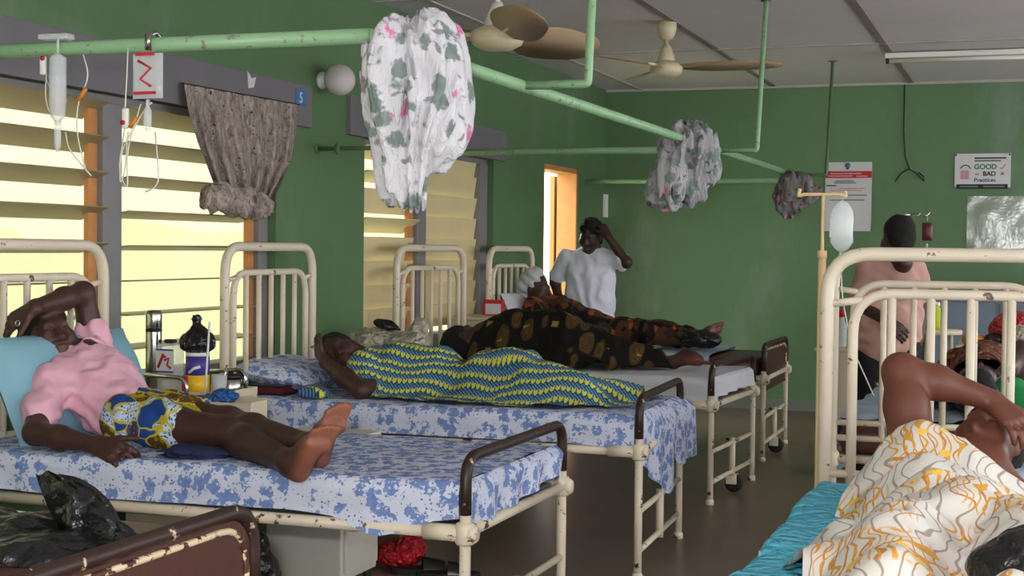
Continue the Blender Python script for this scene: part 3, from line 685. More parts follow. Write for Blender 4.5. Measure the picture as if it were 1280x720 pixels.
wpart('split_end', B().tube([(-1.06, YF-.014, 1.9), (-1.02, YF-.014, 1.96), (-.96, YF-.014, 2.0), (-.9, YF-.014, 1.97), (-.83, YF-.014, 1.9), (-.84, YF-.014, 1.94), (-.88, YF-.014, 1.97)], .005, 6), 'dark_plastic', r)
p = U(752, 250, 'y', YF-.04); r = tag(empty('corner_conduit', (p[0], YF-.04, 1.55)), 'grey conduit with white junction box in the far corner', 'conduit')
wpart('pipe', B().tube([(p[0], YF-.03, .1), (p[0], YF-.03, 2.05)], .016, 8), 'frame_grey', r); wpart('junction_box', B().box((p[0]-.03, YF-.07, 1.60), (p[0]+.05, YF-.002, 1.80), .006), 'white_plastic', r, False)

# ---------------------------------------------------------------- faded curtain on the near window
L_ = [(230, 105), (236, 140), (247, 178), (258, 205), (268, 232)]; R_ = [(372, 131), (370, 165), (364, 198), (352, 228), (338, 256)]
nu, nv = 40, 30; V = []
def pl(P, t):
    k = t*(len(P)-1); i = min(int(k), len(P)-2); f = k-i; return np.array(P[i])*(1-f) + np.array(P[i+1])*f
for i in range(nu):
    for j in range(nv):
        u, t = i/(nu-1), j/(nv-1); a, c = pl(L_, t), pl(R_, t); px = a + (c-a)*u; px[1] += 16*math.sin(u*math.pi)*t
        x = XW + .055 + .012*(1+t)*math.sin(u*44 + 3*math.sin(t*2+u*5)) + .04*t*math.sin(u*math.pi); V.append(U(px[0], px[1], 'x', x))
cr = tag(empty('window_curtain', (XW+.05, 5.85, 1.3)), 'faded brown window curtain gathered into a knot below the grey lintel', 'curtain')
wpart('curtain_panel', (np.array(V), grid_faces(nu, nv)), 'bcurtain', cr)
k = Body()
for px, rr in (((300, 252), (.07, .12, .075)), ((275, 246), (.05, .09, .06)), ((322, 258), (.05, .10, .055)), ((262, 250), (.04, .05, .05))): k.ell(U(*px, 'x', XW+.10), rr, None, .04)
Vk, Fk, _ = k.mesh(.008, lambda X: .012*np.sin(X[:, 1]*70 + 5*fbm(X*9)) + .01*fbm(X*18)); wpart('curtain_knot', (Vk, Fk), 'bcurtain', cr)
p0, p1 = U(228, 104, 'x', XW+.05), U(374, 131, 'x', XW+.05); wpart('curtain_wire', B().tube([p0, p1], .004, 6), 'dark_plastic', cr)

# ---------------------------------------------------------------- bed curtains bundled up over the rail
def bundle(ells, label, vox=.009, amp=.016, freq=60, mat='floral'):
    k = Body()
    for c, rr, ry in ells: k.ell(c, rr, rotm(0, ry, 0), .035)
    c0 = np.mean([e[0] for e in ells], 0)
    def dsp(X):
        a = np.arctan2(X[:, 0]-c0[0], X[:, 1]-c0[1]); wv = fbm(X*np.array([7, 7, 2.5]) + 3)
        return amp*np.sin(a*9 + wv*5 + X[:, 2]*8) + amp*.5*np.sin(X[:, 0]*freq*1.4 + wv*8 + X[:, 2]*14) + .008*fbm(X*np.array([24, 24, 9]))
    V, Fc, _ = k.mesh(vox, dsp); return tag(single('curtain_bundle', (V, Fc), mat), label, 'curtain')
P_ = lambda x, y, Y: U(x, y, 'y', Y)
bundle([(P_(487, 78, 3.56), (.06, .09, .115), 0), (P_(537, 74, 3.66), (.085, .12, .125), 0), (P_(545, 128, 3.66), (.09, .13, .15), .15), (P_(496, 125, 3.58), (.085, .10, .12), 0), (P_(545, 172, 3.64), (.08, .1, .075), .4), (P_(508, 178, 3.6), (.075, .08, .07), .0),
        (P_(502, 212, 3.58), (.062, .05, .09), -.12), (P_(509, 236, 3.58), (.038, .035, .075), -.3)], 'large white curtain bundle with pink roses knotted over the rail corner', .0065, .011, 52)
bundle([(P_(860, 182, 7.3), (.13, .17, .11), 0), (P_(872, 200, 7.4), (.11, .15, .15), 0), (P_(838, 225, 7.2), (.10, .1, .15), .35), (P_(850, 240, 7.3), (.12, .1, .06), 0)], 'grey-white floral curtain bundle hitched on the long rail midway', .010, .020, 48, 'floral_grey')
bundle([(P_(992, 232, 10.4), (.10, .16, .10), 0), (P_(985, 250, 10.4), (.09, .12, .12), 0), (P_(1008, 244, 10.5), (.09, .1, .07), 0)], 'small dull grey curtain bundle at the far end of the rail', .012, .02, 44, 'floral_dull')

# ---------------------------------------------------------------- infusion sets hung from the near cross rail
def drip(x0, label, blood):
    top = U(x0, 56, 'y', YR); X = top[0]; Y = YR - .035
    r = tag(empty('infusion_set', (X, Y, 1.5)), label, 'drip')
    wpart('hook', B().tube([(X, YR+.03, ZR-.01), (X, YR+.03, ZR+.02), (X, YR, ZR+.034), (X, Y, ZR+.022), (X, Y, ZR-.02)], .0045 if not blood else .009, 6), 'clear' if not blood else 'steel', r)
    z = ZR - .02
    if not blood:
        wpart('bottle_neck_strap', B().box((X-.055, Y-.02, ZR+.02), (X+.045, Y+.02, ZR+.036), .006), 'clear', r)
        wpart('burette', B().lathe([(.012, 0), (.024, -.012), (.024, -.06), (.0255, -.064), (.024, -.068), (.024, -.125), (.0255, -.13), (.024, -.135), (.021, -.175), (.008, -.19)], (X, Y, z)), 'clear', r); z -= .19
        wpart('drip_chamber', B().lathe([(.008, 0), (.0105, -.008), (.0095, -.07), (.004, -.085)], (X, Y, z)), 'clear', r); z -= .085
    else:
        V, Fc = pillow_mesh(.048, .062, .014, 12, 3); wpart('fluid_bag', (place(V, (X, Y, z-.07), rotm(math.pi/2, 0, 0)), Fc), 'clear', r)
        for dz, w_ in ((-.012, .06), (-.118, .07)): wpart('bag_label', B().box((X-w_/2, Y-.018, z+dz-.004), (X+w_/2, Y-.014, z+dz+.004)), 'blood', r, False)
        wpart('bag_mark', B().tube([(X-.02, Y-.018, z-.03), (X+.02, Y-.018, z-.05), (X-.012, Y-.018, z-.08), (X+.02, Y-.018, z-.1)], .004, 5), 'blood', r); z -= .135
        wpart('drip_chamber', B().lathe([(.006, 0), (.006, -.02), (.0115, -.03), (.0115, -.075), (.005, -.085)], (X, Y, z)), 'clear', r); z -= .085
    def T(pts, rr=.0022): return B().tube(fillet([U(a, c, 'y', Y) for a, c in pts], .05, 5), rr, 5)
    if not blood:
        wpart('tubing', T([(x0, 165), (x0+3, 185), (x0+22, 208), (x0+32, 220)]), 'tubing', r); wpart('tubing', T([(x0+22, 68), (x0+30, 95), (x0+14, 130), (x0+14, 170), (x0+26, 215)]), 'tubing', r)
        wpart('tubing', T([(x0-24, 92), (x0-26, 130), (x0-8, 160), (x0-4, 140), (x0-24, 100)]), 'tubing', r)
        q = U(x0-28, 82, 'y', Y); wpart('roller_clamp', B().box(q-np.array([.009, .006, .026]), q+np.array([.009, .006, .026]), .004), 'white_plastic', r); wpart('clamp_wheel', B().lathe([(.007, 0), (.007, .004)], q+np.array([.004, -.0065, .02]), (0, -1, 0), 12), 'red', r)
        q = U(x0+21, 118, 'y', Y); wpart('slide_clip', B().tube([q-np.array([.012, 0, .016]), q+np.array([.012, 0, .016])], .006, 6), 'orange_clip', r)
    else:
        wpart('tubing', T([(x0, 165), (x0+4, 210), (x0+4, 232), (x0-12, 240)]), 'tubing', r); wpart('tubing', T([(x0-34, 60), (x0-36, 110), (x0-38, 140)]), 'tubing', r)
        wpart('tubing', T([(x0-38, 160), (x0-46, 215), (x0-34, 240), (x0-36, 190), (x0-18, 130)]), 'tubing', r); wpart('tubing', T([(x0-34, 165), (x0-38, 215), (x0-44, 232), (x0-44, 190), (x0-12, 135), (x0-4, 128)]), 'tubing', r)
        q = U(x0-37, 148, 'y', Y); wpart('roller_clamp', B().box(q-np.array([.0095, .006, .028]), q+np.array([.0095, .006, .028]), .004), 'white_plastic', r); wpart('clamp_wheel', B().lathe([(.007, 0), (.007, .004)], q+np.array([-.004, -.0065, -.012]), (0, -1, 0), 12), 'red', r)
        q = U(x0-27, 153, 'y', Y); wpart('slide_clip', B().tube([q-np.array([.012, 0, .014]), q+np.array([.012, 0, .014])], .006, 6), 'orange_clip', r)
drip(82, 'clear plastic drip burette hung on the green rail before the louvres', False)
drip(194, 'drip bag with red printed label tied to the green rail', True)

# ================================================================ beds
BL, ZRL, ZFT, ZHD, ZIN = 1.846, .517, .732, 1.322, 1.205
MZ = .655                                             # top of a mattress
def bed(loc, rz, Wd, label, wheel=True, panel=False, ZFT=ZFT):
    r = tag(empty('hospital_bed', (loc[0], loc[1], 0), rz), label, 'bed')
    for y in (0, Wd):
        lg = lpart('foot_leg', B().tube([(0, y, .012), (0, y, .575)], .0165, 10), 'cream', r)
        lpart('leg_tip', B().lathe([(.022, 0), (.022, .02), (.018, .03)], (0, y, 0), seg=12), 'cream', lg)
    lpart('foot_arch', B().tube(fillet([(0, 0, .57), (0, 0, ZFT), (0, Wd, ZFT), (0, Wd, .57)], .13, 7), .0172, 10), 'brown_tube', r)
    if panel:
        lpart('foot_panel', B().prism([(-.003, *p[1:]) for p in fillet([(0, .01, .44), (0, .01, ZFT-.01), (0, Wd-.01, ZFT-.01), (0, Wd-.01, .44)], .12, 6)], (.006, 0, 0)), 'brown_panel', r, False)
        lpart('panel_edging', B().tube(fillet([(.004, .034, .44), (.004, .034, ZFT-.032), (.004, Wd-.034, ZFT-.032), (.004, Wd-.034, .44)], .105, 6), .0075, 8), 'cream_worn', r)
    for y in (0, Wd):
        lpart('side_rail', B().tube([(-BL, y, ZRL), (0, y, ZRL)], .0185, 8), 'cream', r)
        lpart('collar', B().tube([(-.125, y, ZRL), (-.02, y, ZRL)], .025, 12).lathe([(.024, -.032), (.03, -.024), (.03, .024), (.024, .032)], (0, y, ZRL), seg=14).lathe([(.026, 0), (.027, .018), (.02, .026)], (.012, y, ZRL), (1, 0, 0), 14), 'cream', r)
        lpart('collar', B().tube([(-BL+.02, y, ZRL), (-BL+.11, y, ZRL)], .025, 12).lathe([(.024, -.032), (.03, -.024), (.03, .024), (.024, .032)], (-BL, y, ZRL), seg=14), 'cream', r)
    lpart('foot_rail', B().tube([(0, 0, ZRL), (0, Wd, ZRL)], .017, 8), 'cream', r)
    for z in (.275, .115): lpart('stretcher', B().tube([(0, 0, z), (0, Wd, z)], .0125, 8), 'cream', r)
    br = lpart('wheel_bracket', B().tube([(0, Wd/2, .09), (0, Wd/2, .30)], .017, 10), 'cream', r)
    if wheel:
        lpart('wheel_fork', B().box((-.03, Wd/2-.02, .045), (.03, Wd/2-.014, .1), .003).box((-.03, Wd/2+.014, .045), (.03, Wd/2+.02, .1), .003).box((-.02, Wd/2-.02, .092), (.02, Wd/2+.02, .1)), 'cream', br)
        lpart('wheel', B().lathe([(.012, -.014), (.04, -.012), (.05, -.008), (.05, .008), (.04, .012), (.012, .014)], (.012, Wd/2, .05), (0, 1, 0), 18), 'rubber', br)
        lpart('jack_pin', B().tube([(-.035, Wd/2, .29), (.035, Wd/2, .29)], .008, 6), 'steel', br)
    lpart('head_arch', B().tube(fillet([(-BL, 0, .01), (-BL, 0, ZHD), (-BL, Wd, ZHD), (-BL, Wd, .01)], .13, 8), .021, 12), 'cream_head', r)
    e = .078
    lpart('inner_arch', B().tube(fillet([(-BL, e, .6), (-BL, e, ZIN), (-BL, Wd-e, ZIN), (-BL, Wd-e, .6)], .12, 7), .0155, 10), 'cream_head', r)
    for k in range(1, 6):
        y = e + (Wd-2*e)*k/6; lpart('bar', B().tube([(-BL, y, .605), (-BL, y, ZIN)], .0125, 8), 'cream_head', r)
    for z in (.6, .66): lpart('cross_bar', B().tube([(-BL, 0, z), (-BL, Wd, z)], .0125, 8), 'cream_head', r)
    for y0, y1 in ((0, e+.03), (Wd-e-.03, Wd)): lpart('bracket_bar', B().tube([(-BL, y0, ZIN-.035), (-BL, y1, ZIN-.02)], .0115, 8), 'cream_head', r)
    lpart('head_rail', B().tube([(-BL, 0, ZRL), (-BL, Wd, ZRL)], .017, 8), 'cream', r)
    for z in (.115,): lpart('stretcher', B().tube([(-BL, 0, z), (-BL, Wd, z)], .0125, 8), 'cream', r)
    lpart('spring_base', B().box((-BL+.03, .02, .512), (-.03, Wd-.02, .53), .004), 'frame_grey', r, False)
    return r
def toworld(V, loc, rz):
    V = np.array(V, float); return place(V, (loc[0], loc[1], 0), rotm(0, 0, rz))
def local_single(name, V, Fc, mat, loc, rz, label, cat, **kw):
    """thing built in a bed's own axes: keeps them, origin at the bed's foot corner on the floor"""
    V = np.array(V, float); c = V.mean(0); c[2] = V[:, 2].min()
    o = link(name, mesh_from(name, V - c, Fc, mat, True, **kw)); w = toworld([c], loc, rz)[0]; o.location = w; o.rotation_euler = (0, 0, rz); return tag(o, label, cat)
def mattress(loc, rz, Wd, label, top=MZ-.012):
    b = B().box((-BL+.035, .024, .532), (-.036, Wd-.024, top), .035); return local_single('mattress', b.v, b.f, 'mattress', loc, rz, label, 'mattress')
def sheet(loc, rz, Wd, label, mat, x0, x1, near, far, flap=None, flapx=(0, 0), seed=0, sag=.006, farout=0.):
    """bed sheet: near/far give the hem height along the bed, flap the hem height across the foot end"""
    nu = 90; V = []; rows = None
    for i in range(nu):
        x = x0 + (x1-x0)*i/(nu-1); row = []
        zn, zf = near(x), far(x)
        top = MZ + .002
        for t in np.linspace(0, 1, 12):
            z = zn + (top-.03-zn)*t; out = .012 + .016*max(0, (.56-z)/.05)
            row.append((x, .012 - min(out, .036) - .007*(1-t)*vn(np.array([x*9, t*2, seed])), z))
        for a in (.35, .8, 1.2): row.append((x, .03 - .03*math.cos(a), top-.03 + .03*math.sin(a)))
        for t in np.linspace(0, 1, 34): row.append((x, .03 + (Wd-.06)*t, top))
        for a in (1.2, .8, .35): row.append((x, Wd-.03 + .03*math.cos(a), top-.03 + .03*math.sin(a)))
        for t in np.linspace(1, 0, 5): row.append((x, Wd + .002 + farout*(1-t)**.7, zf + (top-.03-zf)*t))
        rows = len(row); V += row
    V = np.array(V); P = V*np.array([7, 7, 7]) + seed*3.7
    n = fbm(P*.9, 3); up = V[:, 2] > MZ - .02
    V[:, 2] += np.where(up, sag*n + .004, 0); V[:, 1] -= np.where(~up & (V[:, 1] < .1), .006*np.abs(n), 0)
    Fc = grid_faces(nu, rows)
    if flap:
        m, k = 44, 16; off = len(V); Q = []
        for j in range(m):
            y = -.005 + (Wd+.01)*j/(m-1) if flapx[1] <= .06 else -.005 + (Wd+.05)*j/(m-1); zb = flap(y/Wd)
            fx = flapx[0] + (flapx[1]-flapx[0])*j/(m-1)
            for i in range(k):
                t = i/(k-1); z = MZ + .004 - (MZ + .004 - zb)*t; x = x1 + (fx - x1)*min(1, t*5)**.6 + .012*t*math.sin(y*31 + 2*seed)*min(1, t*2)
                Q.append((x, y, z))
        V = np.concatenate([V, Q]); Fc = Fc + [tuple(a+off for a in f) for f in grid_faces(m, k)]
    o = local_single('bed_sheet', V, Fc, mat, loc, rz, label, 'bed sheet'); return o
def lerp(P): xs_ = [p[0] for p in P]; ys_ = [p[1] for p in P]; return lambda x: float(np.interp(x, xs_, ys_))

BEDS = {1: ((-1.503, 3.878), 0.0, .909), 2: ((-1.471, 5.713), .047, .909), 3: ((-1.562, 7.554), -.06, .909), 4: ((-1.580, 9.239), .004, .909), 0: ((-1.56, 1.86), 0.0, .909)}
RB1 = ((-.581, 2.65), -math.pi/2, .83); RB2 = ((.10, 7.70), math.pi/2, .83)
bed(*BEDS[0], 'iron bed end with brown panel under the black polythene bag', True, True, .772)
bed(*BEDS[1], 'cream iron bed carrying the patient in the pink shirt', False)
bed(*BEDS[2], 'cream iron bed of the patient under the blue and yellow cloth', False)
bed(*BEDS[3], 'cream iron bed with plain grey-white sheet and small foot wheel', True)
bed(*BEDS[4], 'cream iron bed with brown foot panel next to the nurse', True, True)
bed(*RB1, 'cream iron bed of the patient under the orange swirl cloth', False, False, .695)
bed(*RB2, 'cream iron bed behind the tall headboard with pale blue bedding', False)
for k, lb in ((0, 'brown vinyl mattress below the black polythene bag'), (1, 'brown mattress under the sheet of the pink-shirted patient'), (2, 'brown mattress under the floral sheet with hanging corner'), (3, 'brown mattress under the plain grey-white sheet'), (4, 'brown mattress on the bed beside the nurse')):
    mattress(*BEDS[k], lb, MZ-.012 if k else .73)
mattress(*RB1, 'brown mattress showing at the corner of the turquoise sheet'); mattress(*RB2, 'brown vinyl mattress seen between the headboard bars')
sheet(*BEDS[1], 'blue floral sheet beneath the pink-shirted patient', 'sheet', -BL+.05, -.02, lerp([(-1.8, .545), (-1.2, .538), (-.55, .548), (-.42, .54), (-.27, .492), (-.18, .512), (-.1, .545), (0, .56)]), lambda x: .56,
      lerp([(0, .52), (.25, .53), (.6, .545), (.9, .57), (1, .52)]), (.004, .01), 1)
sheet(*BEDS[2], 'blue floral sheet with a corner hanging off the bed foot', 'sheet', -BL+.05, -.02, lerp([(-1.8, .545), (-.3, .54), (-.12, .53), (0, .53)]), lambda x: .56,
      lerp([(0, .50), (.12, .44), (.38, .33), (.55, .27), (.63, .30), (.70, .42), (.76, .37), (1.06, .385)]), (-.012, .062), 5)
sheet(*BEDS[3], 'plain grey-white sheet tucked over the bed foot', 'white_sheet', -BL+.05, -.02, lambda x: .53 + .012*math.sin(x*9), lambda x: .56, lerp([(0, .52), (.2, .55), (.7, .56), (1, .55)]), (.0, .004), 9)
sheet(*BEDS[4], 'grey-blue sheet under the woman with the headscarf', 'paleblue', -BL+.05, -.35, lambda x: .54, lambda x: .56, None, (0, 0), 12)
sheet(*RB1, 'crumpled turquoise sheet under the orange swirl cloth', 'cyan', -BL+.2, -.02, lerp([(-1.7, .56), (-1.4, .50), (-.9, .47), (0, .46)]), lambda x: .5, None, (0, 0), 15, .014)
sheet(*RB2, 'pale blue sheet on the bed behind the headboard bars', 'paleblue', -BL+.16, -.03, lambda x: .5, lerp([(-1.6, .42), (-1.2, .30), (0, .36)]), None, (0, 0), 18, .02, .085)

# ================================================================ lockers and small things
def locker(x0, x1, y0, y1, zt, label, mat='locker', tray=True):
    r = tag(empty('bedside_locker', ((x0+x1)/2, (y0+y1)/2, 0)), label, 'locker')
    wpart('body', B().box((x0, y0, .06), (x1, y1, zt-.02), .008), mat, r, False)
    wpart('top', B().box((x0-.012, y0-.012, zt-.02), (x1+.012, y1+.012, zt), .005), mat, r, False)
    for x in (x0+.03, x1-.03):
        for y in (y0+.03, y1-.03): wpart('foot', B().tube([(x, y, 0), (x, y, .06)], .014, 8), 'rubber', r)
    dr = wpart('door', B().box((x1, y0+.02, .09), (x1+.014, y1-.02, zt*.62), .004), mat, r, False)
    sub('door_handle', B().tube(fillet([(x1+.014, y0+.06, zt*.42), (x1+.04, y0+.06, zt*.42), (x1+.04, y0+.06, zt*.52), (x1+.014, y0+.06, zt*.52)], .01, 3), .005, 6), 'chrome', dr, r)
    dw = wpart('drawer', B().box((x1, y0+.02, zt*.66), (x1+.014, y1-.02, zt-.04), .004), mat, r, False)
    sub('drawer_knob', B().lathe([(.006, 0), (.006, .012), (.013, .016), (.013, .024), (.004, .028)], (x1+.014, (y0+y1)/2, zt*.8), (1, 0, 0), 12), 'chrome', dw, r)
    return r
ZL = .725
lk = locker(-3.38, -2.97, 4.98, 5.27, ZL, 'cream metal locker crowded with flask, tins and bags')
wpart('tray_rim', B().box((-3.392, 4.968, ZL), (-2.958, 4.976, ZL+.03)).box((-3.392, 5.274, ZL), (-2.958, 5.282, ZL+.03)).box((-2.966, 4.976, ZL), (-2.958, 5.274, ZL+.03)), 'locker', lk, False)
wpart('towel_rail', B().tube(fillet([U(178, 468, 'y', 4.95), U(226, 472, 'y', 4.95), U(233, 480, 'y', 4.95), U(234, 522, 'y', 4.95)], .05, 6), .0085, 8), 'chrome', lk)
wpart('towel_rail', B().tube(fillet([U(258, 464, 'y', 5.27), U(298, 462, 'y', 5.27), U(306, 468, 'y', 5.27), U(308, 490, 'y', 5.27)], .05, 6), .0085, 8), 'chrome', lk)
locker(-2.75, -2.43, 4.98, 5.30, .6, 'pale grey locker seen under the bed of the pink-shirted patient', 'locker_pale')
locker(-3.42, -2.98, 6.86, 7.30, .765, 'cream locker under the crumpled plastic bag with the black pouch')
p = U(617, 395, 'y', 8.93); locker(p[0]-.22, p[0]+.2, 8.72, 9.1, p[2], 'cream locker under the red and white carton')
# open box standing on the locker edge
x0, x1 = U(266, 520, 'y', 4.9)[0], U(325, 520, 'y', 4.9)[0]; y0, y1, z0, z1 = 4.83, 4.955, .665, .738
r = tag(empty('cardboard_box', ((x0+x1)/2, (y0+y1)/2, z0)), 'open cream cardboard box beside the locker holding a blue bag', 'box')
for nm, bx in (('front_side', ((x0, y0, z0), (x1, y0+.006, z1))), ('back_side', ((x0, y1-.006, z0), (x1, y1, z1+.012))), ('end_side', ((x1-.006, y0+.006, z0), (x1, y1-.006, z1+.004))), ('end_side', ((x0, y0+.006, z0), (x0+.006, y1-.006, z1))), ('bottom', ((x0+.006, y0+.006, z0), (x1-.006, y1-.006, z0+.005)))):
    wpart(nm, B().box(*bx), 'locker', r, False)
# flask
def at(px, y, z): q = U(*px, 'y', y); q[2] = z; return q
p = at((192, 480), 5.1, ZL); r = tag(empty('vacuum_flask', p), 'tall stainless steel vacuum flask on the cream locker', 'flask')
wpart('flask_body', B().lathe([(.03, 0), (.032, .004), (.032, .25), (.030, .262)], p, seg=24), 'steel', r)
wpart('flask_cup', B().lathe([(.031, .263), (.0325, .266), (.0325, .322), (.028, .336), (.01, .339)], p, seg=24), 'steel', r); wpart('band', B().lathe([(.0328, .252), (.0328, .262)], p, seg=24), 'dark_plastic', r)
p = at((213, 470), 5.12, ZL); r = tag(empty('jar', p), 'square clear jar with red and white label beside the flask', 'jar')
wpart('jar_body', B().box(p+np.array([-.042, -.04, 0]), p+np.array([.042, .04, .205]), .012), 'clear', r)
wpart('label_card', B().box(p+np.array([-.04, -.0425, .09]), p+np.array([.04, -.0405, .185])), 'paper', r, False)
wpart('label_border', B().box(p+np.array([-.04, -.0435, .178]), p+np.array([.04, -.0425, .185])).box(p+np.array([-.04, -.0435, .09]), p+np.array([.04, -.0425, .097])), 'purple', r, False)
wpart('label_mark', B().tube([p+np.array([-.03, -.043, .11]), p+np.array([-.006, -.043, .165]), p+np.array([.004, -.043, .15])], .006, 5).tube([p+np.array([0, -.043, .14]), p+np.array([.02, -.043, .15]), p+np.array([.012, -.043, .12]), p+np.array([.03, -.043, .108])], .005, 5), 'red', r)
wpart('jar_lid', B().box(p+np.array([-.02, -.02, .206]), p+np.array([.02, .02, .222]), .006), 'dark_plastic', r)
p = at((247, 480), 5.06, ZL); r = tag(empty('drink_tin', p), 'red, yellow and purple drink tin under the black carrier bag', 'tin')
for nm, z0, z1, mt in (('tin_base', 0, .012, 'white_plastic'), ('tin_label_low', .012, .09, 'yellow'), ('tin_label_high', .09, .165, 'purple'), ('tin_lid', .165, .178, 'white_plastic')): wpart(nm, B().lathe([(.047, z0), (.047, z1)], p, seg=22), mt, r)
wpart('red_stripe', B().box(p+np.array([-.044, -.047, .014]), p+np.array([-.015, -.03, .088]), .004), 'red', r); wpart('brand_swoosh', B().tube([p+np.array([-.01, -.0475, .10]), p+np.array([.012, -.0472, .118]), p+np.array([.034, -.036, .125])], .006, 5), 'white_plastic', r)
k = Body(); tp = p + np.array([0, 0, .178]); k.ell(tp+[.0, 0, .04], (.068, .06, .045), None, .02).cap(tp+[0, 0, .07], .028, tp+[-.008, 0, .125], .012, .03).ell(tp+[-.006, 0, .135], (.016, .014, .014), None, .01)
V, Fc, _ = k.mesh(.006, lambda X: .007*np.abs(fbm(X*26)) + .004*np.sin(np.arctan2(X[:, 0]-tp[0], X[:, 1]-tp[1])*11)); tag(single('carrier_bag', (V, Fc), 'blackbag'), 'black carrier bag knotted on top of the drink tin', 'bag')
a = U(256, 480, 'y', 5.0); a[2] = ZL + .002; c = U(262, 402, 'y', 5.0); tag(single('drinking_straw', B().tube([a, c], .004, 6), 'white_plastic'), 'white plastic stick leaning up beside the drink tin', 'straw')
p = at((274, 478), 5.1, ZL); r = tag(empty('drinking_glass', p), 'clear drinking glass with spoon on the cream locker', 'glass'); wpart('glass_body', B().lathe([(.028, 0), (.032, .09), (.029, .09), (.026, .008), (.002, .008)], p), 'clear', r); wpart('spoon', B().tube([p+np.array([.005, 0, .012]), p+np.array([.035, 0, .13])], .004, 6), 'chrome', r)
p = at((288, 480), 5.22, ZL); r = tag(empty('food_flask', p), 'small grey lidded food tin on the cream locker', 'tin'); wpart('tin_body', B().lathe([(.045, 0), (.047, .004), (.047, .06), (.04, .066)], p), 'steel', r); wpart('tin_lid', B().lathe([(.048, .067), (.046, .08), (.012, .084), (.012, .094), (.004, .096)], p), 'dark_plastic', r)
k = Body(); p = U(275, 497, 'y', 4.91); k.ell(p, (.075, .035, .018), rotm(0, -.12, 0), .02).ell(p+[.02, 0, .008], (.04, .03, .022), None, .02).ell(p+[-.06, 0, -.014], (.03, .02, .008), None, .02)
V, Fc, _ = k.mesh(.005, lambda X: .008*np.abs(fbm(X*30))); tag(single('blue_bag', (V, Fc), 'blue_cloth'), 'crumpled blue plastic bag on the open cardboard box', 'bag')
# things on bed 2
V, Fc = pillow_mesh(.19, .30, .075, 18, 2, .03); R0 = rotm(0, .16, .047); c = U(372, 462, 'y', 6.12); tag(single('pillow', (place(V, (c[0]-.02, 6.12, MZ+.085), R0), Fc), 'sheet'), 'blue floral pillow under the head of the resting patient', 'pillow')
p = U(338, 478, 'y', 5.83); r = tag(empty('document_folder', (p[0], 5.83, MZ+.02)), 'flat maroon leather folder lying beside the floral pillow', 'folder')
r.location = (p[0], 5.83, MZ+.012); cx, cy, cz = r.location
wpart('cover', B().box((cx-.10, cy-.07, cz), (cx+.10, cy+.07, cz+.008), .003).box((cx-.10, cy-.07, cz+.034), (cx+.10, cy+.07, cz+.042), .003).box((cx-.10, cy+.062, cz+.008), (cx+.10, cy+.07, cz+.034)), 'black_leather', r, False); wpart('pages', B().box((cx-.096, cy-.066, cz+.008), (cx+.096, cy+.06, cz+.034)), 'maroon', r, False)
# plastic bag and pouch on the third locker
k = Body(); p = U(485, 428, 'y', 7.08); p[2] = .765; k.ell(p+[-.07, 0, .065], (.14, .14, .07), None, .03).ell(p+[.10, 0, .05], (.13, .13, .055), None, .03).ell(p+[.17, .0, .10], (.05, .04, .10), rotm(0, .2, 0), .04)
V, Fc, _ = k.mesh(.009, lambda X: .016*np.abs(fbm(X*14)) + .007*fbm(X*33)); V[:, 2] = np.maximum(V[:, 2], .766); tag(single('polythene_bag', (V, Fc), 'clearbag'), 'crumpled cream polythene bag on the locker behind the patients', 'bag')
k = Body(); q = p + np.array([-.01, -.02, .155]); k.ell(q, (.065, .05, .026), rotm(0, .22, 0), .02).cap(q+[.04, 0, -.005], .016, q+[.085, 0, -.025], .006, .02)
V, Fc, _ = k.mesh(.007, lambda X: .004*fbm(X*30)); tag(single('pouch', (V, Fc), 'blackbag'), 'small black pouch on top of the cream polythene bag', 'pouch')
p = U(617, 394, 'y', 8.93); r = tag(empty('milk_carton', p), 'red and white carton standing on the locker by the bed head', 'carton')
wpart('carton_box', B().box(p+np.array([-.065, -.03, 0]), p+np.array([.065, .03, .10]), .003), 'red', r, False); wpart('white_panel', B().box(p+np.array([-.045, -.032, .008]), p+np.array([.06, -.03, .075])), 'paper', r, False)
# under the beds
k = Body(); p = U(497, 692, 'z', .06); k.ell(p, (.10, .09, .055), None, .03).ell(p+[.06, 0, .03], (.06, .05, .05), None, .03)
V, Fc, _ = k.mesh(.008, lambda X: .014*np.abs(fbm(X*20))); V[:, 2] = np.maximum(V[:, 2], .001); tag(single('red_bag', (V, Fc), 'redbag'), 'crumpled red plastic bag on the floor under the bed', 'bag')
def shoe(px, ang, lb):
    c = U(*px, 'z', .0); r = tag(empty('slipper', c, ang), lb, 'slipper', 'black slippers under the bed')
    sol = [(.13*math.cos(t), .045*math.sin(t)*(1 + .15*math.cos(t)), 0) for t in np.linspace(0, 2*math.pi, 20, endpoint=False)]
    lpart('sole', B().prism(sol, (0, 0, .022)), 'rubber', r, False)
    V = []
    for i in range(8):
        for j in range(9):
            x = .0 + .09*i/7; a = math.pi*j/8; V.append((x, .047*math.cos(a), .02 + (.05 - .02*i/7)*math.sin(a)))
    lpart('strap', B().add(V, grid_faces(8, 9)), 'black_leather', r)
shoe((528, 716), .5, 'black slipper on the floor close to the red plastic bag'); shoe((560, 722), .35, 'black slipper on the floor farther from the red plastic bag')
k = Body(); p = U(322, 676, 'y', 4.7); p[2] = .0; k.ell(p+[0, 0, .12], (.07, .10, .12), None, .03).ell(p+[0, 0, .25], (.04, .05, .05), None, .04); V, Fc, _ = k.mesh(.008, lambda X: .01*fbm(X*18)); V[:, 2] = np.maximum(V[:, 2], .001); tag(single('dark_bag', (V, Fc), 'blackbag'), 'dark bag on the floor beside the pale grey locker', 'bag')
